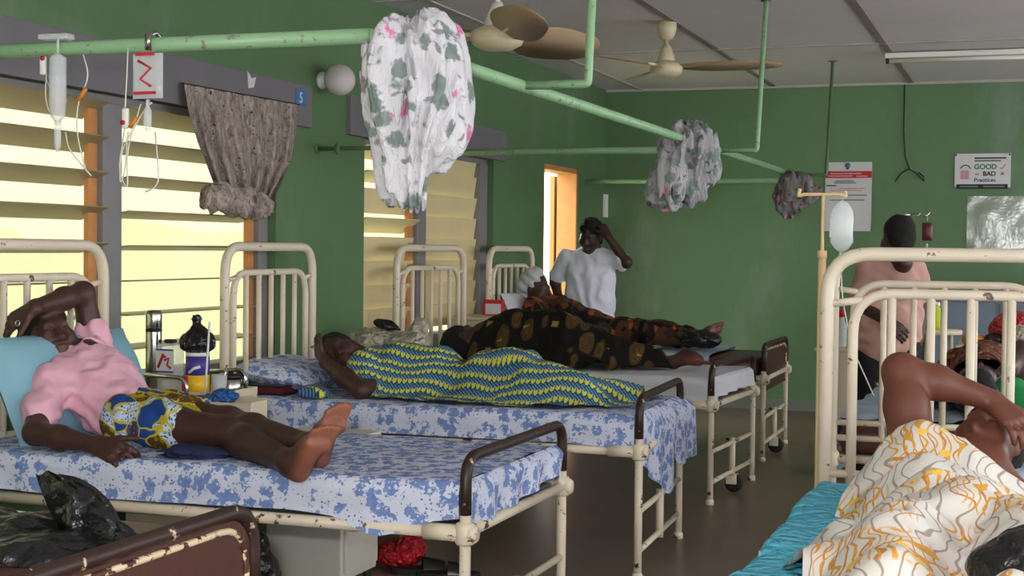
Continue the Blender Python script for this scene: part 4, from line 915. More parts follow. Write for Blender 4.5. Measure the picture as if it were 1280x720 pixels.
# black polythene bag on the nearest bed
k = Body(); yb = 2.5; Q = lambda x, y, Y=yb: U(x, y, 'y', Y)
k.ell(Q(40, 678), (.11, .13, .06), None, .03).ell(Q(60, 700, 2.36), (.14, .12, .05), None, .03).ell(Q(120, 690), (.07, .10, .06), None, .03).ell(Q(-40, 676, 2.5), (.12, .16, .065), None, .03).ell(Q(90, 700), (.10, .13, .04), None, .03)
V, Fc, _ = k.mesh(.006, lambda X: .016*np.abs(fbm(X*11, 2)) - .004 + .003*fbm(X*30)); V[:, 2] = np.maximum(V[:, 2], .731)
sail = []; nr, ncol = 26, 22                              # the stiff peak of the bag, a folded double skin
for i in range(nr):
    y = 591 + 110*i/(nr-1); lx = float(np.interp(y, [591, 610, 630, 648, 665, 701], [44, 50, 58, 66, 70, 60])); rx = float(np.interp(y, [591, 597, 608, 622, 640, 660, 701], [74, 100, 118, 134, 146, 154, 163]))
    for s_ in (-1, 1):
        for j in range(ncol):
            u = j/(ncol-1); bul = .075*math.sin(math.pi*u)**.6*(.25 + .75*i/(nr-1)); ridge = .02*abs(math.sin(u*5.2 + i*.12)) + .008*float(vn(np.array([u*6, i*.35, 2.])))
            sail.append(Q(lx + (rx-lx)*u, y + 3*math.sin(u*9)*(i == 0), yb + s_*(bul - ridge*math.sin(math.pi*u))))
sail = np.maximum(np.array(sail), [-9, -9, .731]); sf = []
for i in range(nr-1):
    for s_ in (0, 1):
        for j in range(ncol-1):
            a = i*2*ncol + s_*ncol + j; q = (a, a+1, a+1+2*ncol, a+2*ncol); sf.append(q if s_ == 0 else q[::-1])
for j in range(ncol-1): sf.append((j, ncol+j, ncol+j+1, j+1))
n0 = len(V); V = np.concatenate([V, sail]); Fc = [tuple(f) for f in Fc] + [tuple(x+n0 for x in f) for f in sf]
tag(single('polythene_bag', (V, Fc), 'blackbag'), 'large shiny black polythene bag lying on the brown mattress', 'bag')
c = U(12, 648, 'z', .733); tag(single('folded_paper', B().prism([c+[-.12, -.05, 0], c+[.05, -.05, 0], c+[.06, .05, .0], c+[-.12, .06, .0]], (0, 0, .006)), 'white_plastic', False), 'folded white paper tucked behind the black polythene bag', 'paper')
# pillow of the reclining patient
V, Fc = pillow_mesh(.21, .40, .085, 20, 6, .02); tag(single('pillow', (place(V, (-3.185, 4.40, .815), rotm(0, math.radians(66), .0)), Fc), 'turq'), 'turquoise pillow propped against the bars behind the pink shirt', 'pillow')
# right bed pillow
V, Fc = pillow_mesh(.30, .19, .06, 18, 9, .03); tag(single('pillow', (place(V, (-.07, 4.24, MZ+.07), rotm(.12, 0, .05)), Fc), 'paleblue'), 'pale white-blue pillow under the hand-shaded head', 'pillow')
k = Body(); p = U(1262, 690, 'y', 2.85); k.ell(p+[.05, 0, -.03], (.12, .10, .06), None, .03).ell(p+[.06, .02, .0], (.07, .08, .05), None, .03).cap(p+[0, 0, -.02], .04, p+[-.055, 0, -.03], .015, .03); V, Fc, _ = k.mesh(.008, lambda X: .012*np.abs(fbm(X*16))); tag(single('polythene_bag', (V, Fc), 'blackbag'), 'black polythene bag lying on the orange swirl cloth', 'bag')
# drip stand bound to the tall headboard
xp = U(1028, 300, 'y', 4.62)[0]; zt = U(1028, 243, 'y', 4.62)[2]; r = tag(empty('drip_stand', (xp, 4.62, 0)), 'cream iron drip stand with a hooked cross arm behind the headboard', 'drip stand')
zm = U(1028, 318, 'y', 4.62)[2]
wpart('base', B().tube([(xp-.0, 4.62, .02), (xp+.25, 4.62, .02)], .014, 8).tube([(xp+.02, 4.5, .02), (xp+.02, 4.78, .02)], .014, 8), 'iv_cream', r); wpart('outer_tube', B().tube([(xp, 4.62, .02), (xp, 4.62, zm)], .0125, 10), 'iv_cream', r); wpart('inner_rod', B().tube([(xp, 4.62, zm-.1), (xp, 4.62, zt)], .0055, 8), 'iv_cream', r)
a, c = U(1000, 243, 'y', 4.62), U(1056, 243, 'y', 4.62); wpart('cross_arm', B().tube(fillet([a+[0, 0, .018], a+[-.006, 0, -.006], a+[.012, 0, 0], c+[-.012, 0, 0], c+[.004, 0, -.008], c+[0, 0, .01]], .006, 3), .0055, 8), 'iv_cream', r)
wpart('clamp', B().lathe([(.0145, -.012), (.0145, .012)], (xp, 4.62, zm-.0)), 'iv_cream', r)
p = U(1053, 252, 'y', 4.62); r = tag(empty('drip_bottle', p-np.array([0, 0, .16])), 'clear drip bottle hanging from the cream iron stand', 'drip')
wpart('bottle', B().lathe([(.004, .005), (.02, -.005), (.034, -.03), (.036, -.06), (.034, -.10), (.036, -.125), (.022, -.145), (.01, -.155)], p, seg=20), 'clear', r); wpart('drip_chamber', B().lathe([(.006, -.155), (.009, -.165), (.009, -.21), (.003, -.22)], p), 'clear', r)
wpart('hanging_loop', B().tube([p+np.array([0, 0, .0]), p+np.array([.004, 0, .018]), p+np.array([0, 0, .026])], .002, 5), 'tubing', r); wpart('tubing', B().tube(fillet([p+np.array([0, 0, -.22]), p+np.array([.005, 0, -.3]), p+np.array([.03, .05, -.45]), p+np.array([.1, .05, -.6])], .05), .002, 5), 'tubing', r)
wpart('label_strip', B().box(p+np.array([-.036, -.012, -.11]), p+np.array([-.03, .01, -.04])), 'paper', r, False)
# chrome stand far off
p = U(1140, 268, 'y', 10.2); r = tag(empty('drip_stand', (p[0], 10.2, 0)), 'slim chrome drip stand with four hooks near the far wall', 'drip stand')
wpart('pole', B().tube([(p[0], 10.2, .03), (p[0], 10.2, p[2]+.01)], .011, 8), 'chrome', r)
for k_ in range(4):
    a = k_*math.pi/2; wpart('base_leg', B().tube([(p[0], 10.2, .06), (p[0]+.24*math.cos(a), 10.2+.24*math.sin(a), .012)], .011, 8), 'chrome', r)
for dx in (-.10, -.035, .045, .10): wpart('hook', B().tube([(p[0], 10.2, p[2]), (p[0]+dx, 10.2, p[2]-.008), (p[0]+dx*1.15, 10.2, p[2]+.02)], .006, 6), 'chrome', r)
q = p + np.array([.10, 0, -.035]); r = tag(empty('blood_bag', q-np.array([0, 0, .17])), 'small dark infusion bag on the chrome drip stand', 'drip'); V, Fc = pillow_mesh(.034, .06, .016, 10, 5); wpart('fluid_bag', (place(V, q-np.array([0, 0, .08]), rotm(math.pi/2, 0, 0)), Fc), 'maroon', r); wpart('drip_chamber', B().lathe([(.008, 0), (.01, -.05)], q-np.array([0, 0, .16])), 'clear', r); wpart('hanging_loop', B().tube([q-np.array([0, 0, .01]), q+np.array([0, 0, .03])], .003, 5), 'tubing', r)
# far right corner: cabinet, table and things on it
r = tag(empty('steel_cabinet', (-.25, 11.9, 0)), 'blue-grey steel cabinet with dark top against the far wall', 'cabinet')
wpart('carcass', B().box((-.72, 11.62, .05), (.7, 12.27, .98), .006), 'bluegrey', r, False); wpart('worktop', B().box((-.75, 11.58, .98), (.74, 12.28, 1.03), .004), 'rail_dark', r, False)
for x in (-.69, -.22, .25):
    dr = wpart('door', B().box((x, 11.6, .1), (x+.43, 11.62, .95), .004), 'bluegrey', r, False); sub('door_handle', B().tube([(x+.38, 11.59, .5), (x+.38, 11.59, .62)], .007, 6), 'chrome', dr, r)
for x in (-.66, .64):
    for y in (11.68, 12.2): wpart('foot', B().tube([(x, y, 0), (x, y, .05)], .02, 8), 'rubber', r)
yt = 9.3; za = U(1225, 432, 'y', yt)[2]; xa = U(1195, 432, 'y', yt)[0]
r = tag(empty('ward_table', (xa+.6, yt+.3, 0)), 'cream wooden table covered with belongings behind the far bed', 'table')
wpart('table_top', B().box((xa, yt, za-.03), (xa+1.1, yt+.55, za), .005), 'locker', r, False)
for x in (xa+.04, xa+1.06):
    for y in (yt+.04, yt+.51): wpart('leg', B().box((x-.02, y-.02, 0), (x+.02, y+.02, za-.03), .003), 'locker', r, False)
def lump(px, Y, rr, mat, name, label, cat, z=None, amp=.012, fr=16, vox=.009):
    k = Body(); p = U(*px, 'y', Y); 
    if z is not None: p[2] = z + rr[2]
    k.ell(p, rr, None, .02).ell(p+[rr[0]*.5, 0, -rr[2]*.25], (rr[0]*.6, rr[1]*.8, rr[2]*.65), None, .03).ell(p+[-rr[0]*.45, 0, -rr[2]*.3], (rr[0]*.55, rr[1]*.8, rr[2]*.6), None, .03)
    V, Fc, _ = k.mesh(vox, lambda X: amp*np.abs(fbm(X*fr))); 
    if z is not None: V[:, 2] = np.maximum(V[:, 2], z+.001)
    return tag(single(name, (V, Fc), mat, uv=V[:, :2]), label, cat)
lump((1268, 410), yt+.22, (.14, .12, .10), 'redbag', 'red_bundle', 'dark red cloth bundle on the cream table', 'bundle', za)
lump((1278, 425), yt+.10, (.08, .09, .06), 'clearbag', 'white_bag', 'crumpled white plastic bag at the cream table edge', 'bag', za)
lump((1218, 424), yt+.16, (.06, .07, .03), 'orange_clip', 'orange_cloth', 'small orange cloth on the cream table', 'cloth', za)
lump((1244, 424), yt+.14, (.06, .07, .035), 'blackbag', 'black_pouch', 'black crumpled pouch between the orange and white things', 'pouch', za)
p = U(1170, 412, 'y', 9.0); r = tag(empty('stool', (p[0], 9.0, 0)), 'small cream stool holding the lime green bottle', 'stool')
wpart('seat', B().lathe([(.15, -.025), (.15, 0)], p, seg=20), 'locker', r)
for k_ in range(4): a = k_*math.pi/2+.6; wpart('leg', B().tube([p+np.array([.1*math.cos(a), .1*math.sin(a), -.025]), (p[0]+.14*math.cos(a), 9.0+.14*math.sin(a), 0)], .011, 8), 'locker', r)
r = tag(empty('squash_bottle', p), 'lime green round bottle with white cap on a stool', 'bottle'); wpart('bottle_body', B().lathe([(.03, 0), (.05, .01), (.06, .05), (.058, .085), (.04, .115), (.018, .13), (.018, .14)], p), 'lime', r); wpart('bottle_cap', B().lathe([(.021, .14), (.021, .16), (.016, .163)], p), 'white_plastic', r)
p = U(1052, 400, 'y', 8.9); r = tag(empty('cough_syrup_bottle', (p[0], 8.9, .7)), 'small bottle with pink cap standing behind the headboard post', 'bottle')
zb_ = .76; r.location = (p[0], 8.9, zb_); pb = np.array([p[0], 8.9, zb_]); wpart('bottle_body', B().lathe([(.03, 0), (.034, .01), (.034, .13), (.018, .16), (.018, .18)], pb), 'clear', r); wpart('bottle_cap', B().lathe([(.022, .18), (.022, .22), (.018, .224)], pb), 'red', r)
locker(p[0]-.13, p[0]+.12, 8.78, 9.06, zb_, 'narrow cream locker behind the headboard post holding a bottle')

# ================================================================ people
def mk(root, name, body, vox, mat, disp=None, grow=0., tone=True):
    V, Fc, tn = body.mesh(vox, disp, grow); return wpart(name, (V, Fc), mat, root, True, tone=(tn if tone else None))
def person(loc, label): return tag(empty('person', loc), label, 'person')
A_ = lambda *q: np.array(q, float)
Z0 = MZ + .008
# ---- patient in the pink shirt, reclining on the second bed
r = person((-2.75, 4.3, Z0), 'person in pink shirt and patterned wrapper reclining with one arm over the head')
pel, wst, chs, nek = A_(-2.84, 4.28, .737), A_(-2.95, 4.31, .757), A_(-3.06, 4.36, .828), A_(-3.15, 4.39, .92)
shN, shF = U(58, 487, 'y', 4.17), U(122, 462, 'y', 4.54)
hd = U(60, 420, 'y', 4.34); fw, up = A_(.80, -.45, .28), A_(-.3, .0, .95)
elN, wrN = U(44, 541, 'y', 3.97), U(122, 556, 'y', 3.93)
elF, wrF = U(104, 366, 'y', 4.5), U(44, 384, 'y', 4.24)
hpN, hpF = pel + [0.0, -.085, -.0], pel + [0.0, .085, .0]
knN, knF = U(283, 548, 'y', 4.12), U(285, 536, 'y', 4.28); knN[2] = max(knN[2], .725); knF[2] = max(knF[2], .735)
heN, toN = U(374, 603, 'y', 3.835), U(415, 534, 'y', 3.85); heF, toF = U(402, 585, 'y', 3.96), U(430, 505, 'y', 3.98)
b = Body(); b.chain([pel, wst, chs, nek], [.075, .075, .09, .06], .05); b.cap(shN, .055, nek, .055, .04).cap(shF, .055, nek, .055, .04)
head(b, hd, fw, up, .98); b.cap(hd + [-.0, .01, -.09], .05, nek, .055, .03)
b.chain([shN, (shN+elN)/2, elN, elN*.6+wrN*.4, wrN], [.05, .046, .037, .037, .025], .025); hand(b, wrN, U(148, 566, 'y', 3.90)-wrN, A_(.2, -.75, .6), -1, .6, 1.0)
b.chain([shF, (shF+elF)/2, elF, elF*.6+wrF*.4, wrF], [.05, .046, .038, .038, .026], .025); hand(b, wrF, U(22, 398, 'y', 4.215)-wrF, A_(-.15, -.8, .55), -1, .45, .98)
for hp, kn, he, to, sd in ((hpN, knN, heN, toN, 1), (hpF, knF, heF, toF, 1)):
    an = he + (to-he)*.30 + A_(-.075, .03, .0); b.chain([hp, (hp+kn)/2, kn, kn*.68+an*.32, an], [.072, .066, .055, .052, .036], .03)
    foot(b, an, he, to, A_(.86, -.45, .05), sd, .98)
mk(r, 'body', b, .0056, 'skin1')
mk(r, 'hair', hair(hd, fw, up, 1.0, .004), .007, 'hair', lambda X: .004*fbm(X*40), tone=False)
s = Body(); s.chain([pel + [-.015, 0, .01], wst, chs, nek*.5+chs*.5], [.088, .096, .115, .095], .06); s.cap(wst + [0, -.07, -.01], .07, chs + [0, -.09, -.02], .08, .05).cap(wst + [0, .07, 0], .07, chs + [0, .08, 0], .08, .05); s.cap(shN, .07, nek, .06, .05).cap(shF, .07, nek, .06, .05)
s.cap(shN, .072, shN*.42+elN*.58, .064, .03).cap(shF, .072, shF*.55+elF*.45, .066, .03)
cl = A_(.35, -.1, .93)
for a in np.linspace(.5, 2*math.pi-.5, 9):
    bs = basis(cl, A_(-.7, 0, .6)); q = nek + A_(.0, 0, .02) + bs@A_(.066*math.sin(a), 0, -.066*math.cos(a)); s.cap(q, .012, q + cl*.03, .012, .012)
nc = nek*.35 + hd*.65; s.cap(nek, .052, hd, .056, .01, op=-1); s.cap(nek + [.03, -.01, .05], .03, nek + [.10, -.02, -.045], .012, .012, op=-1)
mk(r, 'shirt', s, .0065, 'pink', lambda X: .006*np.sin(X[:, 0]*48 + X[:, 2]*55 + 4*fbm(X*7)) + .007*fbm(X*14), tone=False)
w = Body(); w.chain([pel + [-.03, 0, 0], pel + [.06, 0, -.01]], [.092, .09], .05); w.cap(hpN + [.0, -.01, .0], .09, hpN*.52+knN*.48, .086, .05).cap(hpF + [.0, 0, .0], .09, hpF*.52+knF*.48, .086, .05).cap(hpN*.5+knN*.5 + [0, .06, .0], .06, hpF, .07, .05)
mk(r, 'wrapper', w, .0065, 'wrapper', lambda X: .006*np.sin(X[:, 0]*36 + X[:, 1]*40 + 4*fbm(X*6)) + .006*fbm(X*13), tone=False)
wpart('ring', B().tube([U(22, 404, 'y', 4.13) + .009*A_(math.cos(t), .3*math.sin(t), math.sin(t)) for t in np.linspace(0, 6.28, 12, endpoint=False)], .0022, 5, True), 'chrome', r)
# loose blue wrapper end under the knees
lump((245, 574), 4.02, (.09, .05, .010), 'navy', 'cloth_end', 'loose blue cloth end on the sheet under the bare knees', 'cloth', Z0)

# ---- heightfield covers
def cover(name, x0, x1, y0, y1, n, base, balls, mat, label, edge=None, slope=1.2, sm=4, wr=.012, wf=(9, 9), seed=0, rot=0., lift=.012):
    nu, nv = n; gx, gy = np.meshgrid(np.linspace(0, 1, nu), np.linspace(0, 1, nv), indexing='ij')
    ex = edge if edge else (lambda u, v: (0, 0, 0, 0))
    X = x0 + (x1-x0)*gx; Y = y0 + (y1-y0)*gy
    X = X + .03*fbm(np.stack([gx*0+seed, gy*5, gx*3], -1), 2)*(np.abs(gx-.5)*2)**2; Y = Y + .03*fbm(np.stack([gx*5, gy*0+seed+3, gy*3], -1), 2)*(np.abs(gy-.5)*2)**2
    if edge: X, Y = edge(gx, gy, X, Y)
    Z = drape(X, Y, base(X, Y), balls, slope, sm, lift)
    P = np.stack([X*wf[0], Y*wf[1], gx*0+seed], -1); wrk = np.abs(fbm(P, 3)) ; Z = Z + wr*(1-1.6*wrk)*np.clip((Z-(MZ-.1))*12, .0, 1)
    uv = np.stack([X*1. , Y*1. + (Z-MZ)*.8], -1).reshape(-1, 2)
    V = np.stack([X, Y, Z], -1).reshape(-1, 3); return V, grid_faces(nu, nv), uv
def flat_base(loc, rz, Wd, top=MZ+.006, drop=.25):
    """height of the made bed, falling away beyond the mattress edge"""
    c, s_ = math.cos(rz), math.sin(rz)
    def f(X, Y):
        dx, dy = X-loc[0], Y-loc[1]; lx, ly = dx*c+dy*s_, -dx*s_+dy*c
        o = np.maximum.reduce([np.maximum(0, -ly-.0), np.maximum(0, ly-Wd), np.maximum(0, lx-.01)]); return top - np.minimum(drop, o*5)
    return f
# ---- patient under the blue and yellow cloth
r = person((-2.3, 6.1, Z0), 'person lying covered with blue and yellow cloth, hand held to the face')
hd = U(428, 444, 'y', 6.10); fw, up = A_(.12, -.85, .32), A_(-.72, -.1, .62)
b = Body(); head(b, hd, fw, up, 1.0); sh = A_(-2.74, 6.06, .72); shB = A_(-2.74, 6.22, .765); ch = A_(-2.6, 6.14, .78)
b.cap(hd+[.06, .03, -.01], .055, A_(-2.80, 6.15, .79), .06, .03); b.chain([A_(-2.74, 6.15, .765), A_(-2.6, 6.14, .755), A_(-2.3, 6.14, .745), A_(-2.12, 6.13, .75)], [.075, .085, .075, .085], .04); b.cap(sh, .045, shB, .045, .04)
el, wr_ = U(452, 488, 'y', 5.84), U(406, 453, 'y', 5.94); b.chain([sh, (sh+el)/2, el, el*.55+wr_*.45, wr_], [.044, .046, .042, .042, .028], .025); hand(b, wr_, U(392, 430, 'y', 5.99)-wr_, A_(-.75, -.5, -.1), 1, .5, 1.0)
b.chain([A_(-2.12, 6.1, .745), A_(-1.82, 6.03, .715), A_(-1.66, 6.1, .69)], [.07, .04, .025], .03)
mk(r, 'body', b, .007, 'skin1'); mk(r, 'hair', hair(hd, fw, up, 1.0), .009, 'hair', lambda X: .004*fbm(X*40), tone=False)
balls = [(A_(-2.82, 6.0, .78), .07, A_(-2.78, 6.28, .79), .08), (A_(-2.70, 6.12, .775), .11, A_(-2.5, 6.14, .765), .10), (A_(-2.44, 6.14, .715), .09, A_(-2.42, 6.1, .715), .09), (A_(-2.28, 6.12, .765), .10, A_(-2.1, 6.1, .775), .10), (A_(-2.05, 6.05, .74), .10, A_(-1.8, 6.0, .73), .06), (A_(-1.8, 6.1, .71), .06, A_(-1.6, 6.15, .68), .05)]
def ed2(gx, gy, X, Y):
    y0 = np.interp(gx, [0, .06, .12, .3, .6, .8, 1], [5.92, 5.86, 5.80, 5.77, 5.77, 5.83, 5.98]); return X, y0 + (6.5 - y0)*gy
V, Fc, uv = cover('c', -2.87, -1.56, 5.77, 6.5, (110, 70), flat_base(*BEDS[2]), balls, 'stripe', '', ed2, 1.3, 4, .010, (11, 11), 2)
tag(single('cover_cloth', (V, Fc), 'stripe', uv=uv), 'blue and yellow striped wax-print cloth covering the resting patient', 'cloth')
lump((392, 497), 5.79, (.06, .05, .022), 'stripe', 'cloth_corner', 'green and yellow cloth corner lying below the floral pillow', 'cloth', Z0)

# ---- patient under the black and brown cloth
r = person((-2.4, 8.0, Z0), 'person lying on one side under black and brown leaf cloth')
hd = U(582, 428, 'y', 7.95); hd[2] = max(hd[2], .775); fw, up = A_(.35, .55, .75), A_(-.9, .1, .3); b = Body(); head(b, hd, fw, up, 1.05)
b.cap(hd+[.05, .02, -.02], .055, A_(-2.92, 8.0, .77), .06, .03); b.chain([A_(-2.92, 8.0, .77), A_(-2.7, 8.0, .79), A_(-2.5, 8.0, .79)], [.08, .10, .10], .04)
b.chain([A_(-2.5, 7.96, .78), A_(-2.15, 7.96, .725), A_(-1.86, 7.98, .70)], [.08, .048, .03], .03); foot(b, A_(-1.86, 7.98, .71), A_(-1.83, 7.98, .69), A_(-1.67, 7.93, .70), A_(.2, -.3, -.9), 1, .9, .6)
mk(r, 'body', b, .009, 'skin1', tone=True); mk(r, 'hair', hair(hd, fw, up, 1.06), .011, 'hair', lambda X: .004*fbm(X*40), tone=False)
balls = [(A_(-2.98, 8.0, .80), .09, A_(-2.8, 8.0, .84), .12), (A_(-2.8, 8.0, .83), .12, A_(-2.5, 8.0, .83), .125), (A_(-2.5, 7.95, .80), .12, A_(-2.2, 7.95, .75), .075), (A_(-2.2, 7.95, .74), .07, A_(-1.95, 7.97, .71), .05), (A_(-2.45, 7.75, .72), .06, A_(-2.25, 7.75, .69), .04)]
def ed3(gx, gy, X, Y):
    y0 = np.interp(gx, [0, .15, .5, .62, .75, 1], [7.76, 7.66, 7.57, 7.64, 7.8, 7.9]); y1 = np.interp(gx, [0, .6, 1], [8.3, 8.3, 8.06]); return X, y0 + (y1-y0)*gy
V, Fc, uv = cover('c', -3.06, -1.86, 7.6, 8.3, (90, 60), flat_base(*BEDS[3]), balls, 'leaf', '', ed3, 1.5, 3, .014, (10, 10), 7)
tag(single('cover_cloth', (V, Fc), 'leaf', uv=uv), 'black and brown leaf-print cloth heaped over the patient', 'cloth')

# ---- woman with headscarf sitting up
r = person((-2.7, 9.7, Z0), 'person in white headscarf and brown orange dress sitting up in bed')
hd = U(666, 362, 'y', 9.7); hd = hd + A_(.03, 0, 0); fw, up = A_(.86, -.35, -.1), A_(.0, 0, 1.); b = Body(); head(b, hd, fw, up, .98)
pl_, cs, nk = A_(-2.86, 9.7, .77), A_(-3.08, 9.7, .86), A_(-3.20, 9.7, .95); b.cap(hd+[.0, 0, -.08], .05, nk, .055, .03); b.chain([pl_, cs, nk], [.115, .11, .07], .05)
b.cap(nk+[.0, -.17, -.03], .05, nk+[0, .17, -.03], .05, .05); b.chain([nk+[0, -.18, -.04], A_(-3.02, 9.46, .78), A_(-2.82, 9.52, .80)], [.048, .04, .03], .03); hand(b, A_(-2.82, 9.52, .80), A_(1, .2, 0), A_(0, 0, 1), 1, .4, .95)
for dy in (-.08, .08): b.chain([pl_+[0, dy, 0], A_(-2.42, 9.7+dy, .765), A_(-2.05, 9.7+dy, .715)], [.085, .058, .038], .03); foot(b, A_(-2.05, 9.7+dy, .725), A_(-2.02, 9.7+dy, .69), A_(-1.95, 9.7+dy, .84), A_(.9, -.3, -.1), 1, .95, .7)
mk(r, 'body', b, .009, 'skin3')
w = Body(); w.chain([nk+[0.01, 0, -.02], cs, pl_], [.09, .135, .14], .06); w.cap(nk+[0, -.18, -.03], .068, nk+[0, .18, -.03], .068, .05).cap(nk+[0, -.18, -.04], .066, A_(-3.07, 9.48, .83), .06, .03)
for dy in (-.08, .08): w.cap(pl_+[0, dy, 0], .105, A_(-2.40, 9.7+dy, .768), .078, .05).cap(A_(-2.40, 9.7+dy, .768), .078, A_(-2.16, 9.7+dy, .74), .066, .04)
w.cap(nk, .056, hd, .06, .01, op=-1); mk(r, 'dress', w, .010, 'dress', lambda X: .007*np.sin(X[:, 0]*40 + 4*fbm(X*6)) + .006*fbm(X*12), tone=False)
h_ = hair(hd+[-.018, 0, .012], fw, up+A_(.25, 0, 0), 1.03, .006); h_.ell(hd+[-.10, 0, .03], (.05, .055, .05), None, .03); mk(r, 'headscarf', h_, .009, 'scarf', lambda X: .006*np.sin(X[:, 2]*90 + X[:, 0]*60 + 3*fbm(X*10)), tone=False)
k = Body(); p = U(872, 424, 'y', 9.6); p[2] = max(p[2], Z0+.05); k.ell(p, (.12, .09, .05), None, .03).ell(p+[.08, 0, .0], (.08, .08, .05), None, .03); V, Fc, _ = k.mesh(.009, lambda X: .012*np.abs(fbm(X*18))); V[:, 2] = np.maximum(V[:, 2], Z0); tag(single('polythene_bag', (V, Fc), 'blackbag'), 'black polythene bag at the bare feet of the headscarf patient', 'bag')
# grey pillow behind her
V, Fc = pillow_mesh(.2, .3, .07, 14, 3); tag(single('pillow', (place(V, (-3.31, 9.7, .84), rotm(0, math.radians(62), 0)), Fc), 'white_sheet'), 'grey-white pillow behind the headscarf patient', 'pillow')

# ---- nurse
Yn = 10.5; r = person((-3.1, Yn, 0), 'person in white short-sleeved uniform standing with one hand to the head')
T_ = lambda x, y, dY=0.: U(x, y, 'y', Yn+dY)
hd = T_(738, 296, -.02); fw, up = A_(-.12, -.93, -.28), A_(.03, -.28, .95); b = Body(); head(b, hd, fw, up, .96)
nk = T_(738, 316, .03); shL, shR = T_(708, 324, .02), T_(768, 324, .02); b.cap(hd+[0, .03, -.08], .048, nk, .05, .03)
ch, ws, pv = A_((shL+shR)[0]/2, Yn+.02, 1.12), A_((shL+shR)[0]/2, Yn+.02, .95), A_((shL+shR)[0]/2, Yn+.02, .80)
for dx in (-.055, .055): b.chain([ch+[dx, 0, .06], ch+[dx, 0, 0], ws+[dx*.8, 0, 0], pv+[dx, 0, 0]], [.095, .10, .09, .105], .05)
b.cap(shL, .05, nk, .05, .05).cap(shR, .05, nk, .05, .05)
e1, w1 = T_(694, 352, .02), T_(702, 392, -.06); e1[0] = max(e1[0], -3.40); b.chain([shL, e1, w1], [.048, .04, .028], .03); hand(b, w1, A_(.15, -.1, -1), A_(-1, 0, 0), 1, .35, .95)
e2, w2 = T_(783, 328, -.06), T_(760, 296, -.08); b.chain([shR, e2, w2], [.05, .04, .028], .03); hand(b, w2, T_(753, 282, -.05)-w2, A_(.5, -.6, .2), -1, .5, .95)
for dx in (-.09, .09): b.chain([pv+[dx, 0, -.05], pv+[dx, 0, -.38], A_(pv[0]+dx, Yn+.03, .07)], [.085, .058, .036], .03); foot(b, A_(pv[0]+dx, Yn+.03, .07), A_(pv[0]+dx, Yn+.06, .012), A_(pv[0]+dx*1.2, Yn-.17, .012), A_(0, 0, -1), 1, .95, .5)
mk(r, 'body', b, .0085, 'skin3'); mk(r, 'hair', hair(hd, fw, up, 1.0, .008), .009, 'hair', lambda X: .009*fbm(X*38), tone=False)
u_ = Body()
for dx in (-.06, .06): u_.chain([ch+[dx, 0, .07], ch+[dx, 0, 0], ws+[dx, 0, 0], pv+[dx, 0, -.02]], [.105, .118, .115, .13], .06)
u_.cap(shL, .066, nk+[0, 0, -.035], .075, .05).cap(shR, .066, nk+[0, 0, -.035], .075, .05); u_.cap(shL, .068, shL*.3+e1*.7, .072, .03).cap(shR, .068, shR*.45+e2*.55, .072, .03); u_.cap(pv, .15, pv+[0, 0, -.36], .17, .08)
for sx in (-1, 1): u_.cap(nk+[.05*sx, -.03, .02], .014, nk+[.025*sx, -.10, -.07], .012, .012)
u_.cap(nk+[0, -.05, .05], .045, hd, .055, .01, op=-1).cap(nk+[0, -.10, .02], .030, nk+[0, -.15, -.08], .010, .012, op=-1)
mk(r, 'uniform', u_, .009, 'white', lambda X: .006*np.sin(X[:, 0]*45 + X[:, 2]*14 + 4*fbm(X*5)) + .005*fbm(X*13), tone=False)

# ---- man standing behind the far bed
Ym = 8.25; r = person((-.78, Ym, 0), 'person in dusty pink top and black trousers standing behind the headboard bars')
T_ = lambda x, y, dY=0.: U(x, y, 'y', Ym+dY)
hd = T_(1122, 298); fw, up = A_(-.55, .75, -.25), A_(-.05, .2, .95); b = Body(); head(b, hd, fw, up, .98); nk = T_(1118, 322, .0)
shL, shR = T_(1086, 336, .0), T_(1143, 336, .05); cx = T_(1108, 380)[0]; b.cap(hd+[0, .0, -.08], .05, nk, .055, .03)
for dx in (-.05, .06): b.chain([A_(cx+dx+.01, Ym, 1.13), A_(cx+dx, Ym, .98), A_(cx+dx, Ym, .80)], [.10, .105, .11], .05)
b.cap(shL, .05, nk, .05, .05).cap(shR, .05, nk, .05, .05); e1, w1 = T_(1073, 381, -.06), T_(1108, 400, -.20); b.chain([shL, e1, w1], [.046, .038, .028], .03); hand(b, w1, T_(1122, 412, -.2)-w1, A_(.1, -.9, .3), 1, .4, .95)
e2 = T_(1152, 385, .05); b.chain([shR, e2, T_(1148, 425, .0)], [.046, .038, .028], .03); hand(b, T_(1148, 425, .0), A_(0, -.1, -1), A_(1, 0, 0), 1, .4, .95)
for dx in (-.085, .085): b.chain([A_(cx+dx, Ym, .78), A_(cx+dx, Ym, .43), A_(cx+dx, Ym+.02, .07)], [.09, .06, .037], .03); foot(b, A_(cx+dx, Ym+.02, .07), A_(cx+dx, Ym+.04, .012), A_(cx+dx*1.2, Ym-.2, .012), A_(0, 0, -1), 1, .95, .5)
mk(r, 'body', b, .0085, 'skin3'); mk(r, 'hair', hair(hd, fw, up, .98, -.004), .009, 'hair', lambda X: .004*fbm(X*40), tone=False)
u_ = Body()
for dx in (-.055, .06): u_.chain([A_(cx+dx+.01, Ym, 1.14), A_(cx+dx, Ym, .98), A_(cx+dx, Ym, .83)], [.115, .13, .125], .06)
u_.ell(A_(cx-.03, Ym-.02, .87), (.14, .14, .12), None, .05); u_.cap(shL, .064, nk+[0, 0, -.02], .06, .05).cap(shR, .064, nk+[0, 0, -.02], .06, .05).cap(shL, .066, shL*.35+e1*.65, .066, .03).cap(shR, .066, shR*.35+e2*.65, .066, .03); u_.cap(nk, .056, hd, .06, .01, op=-1)
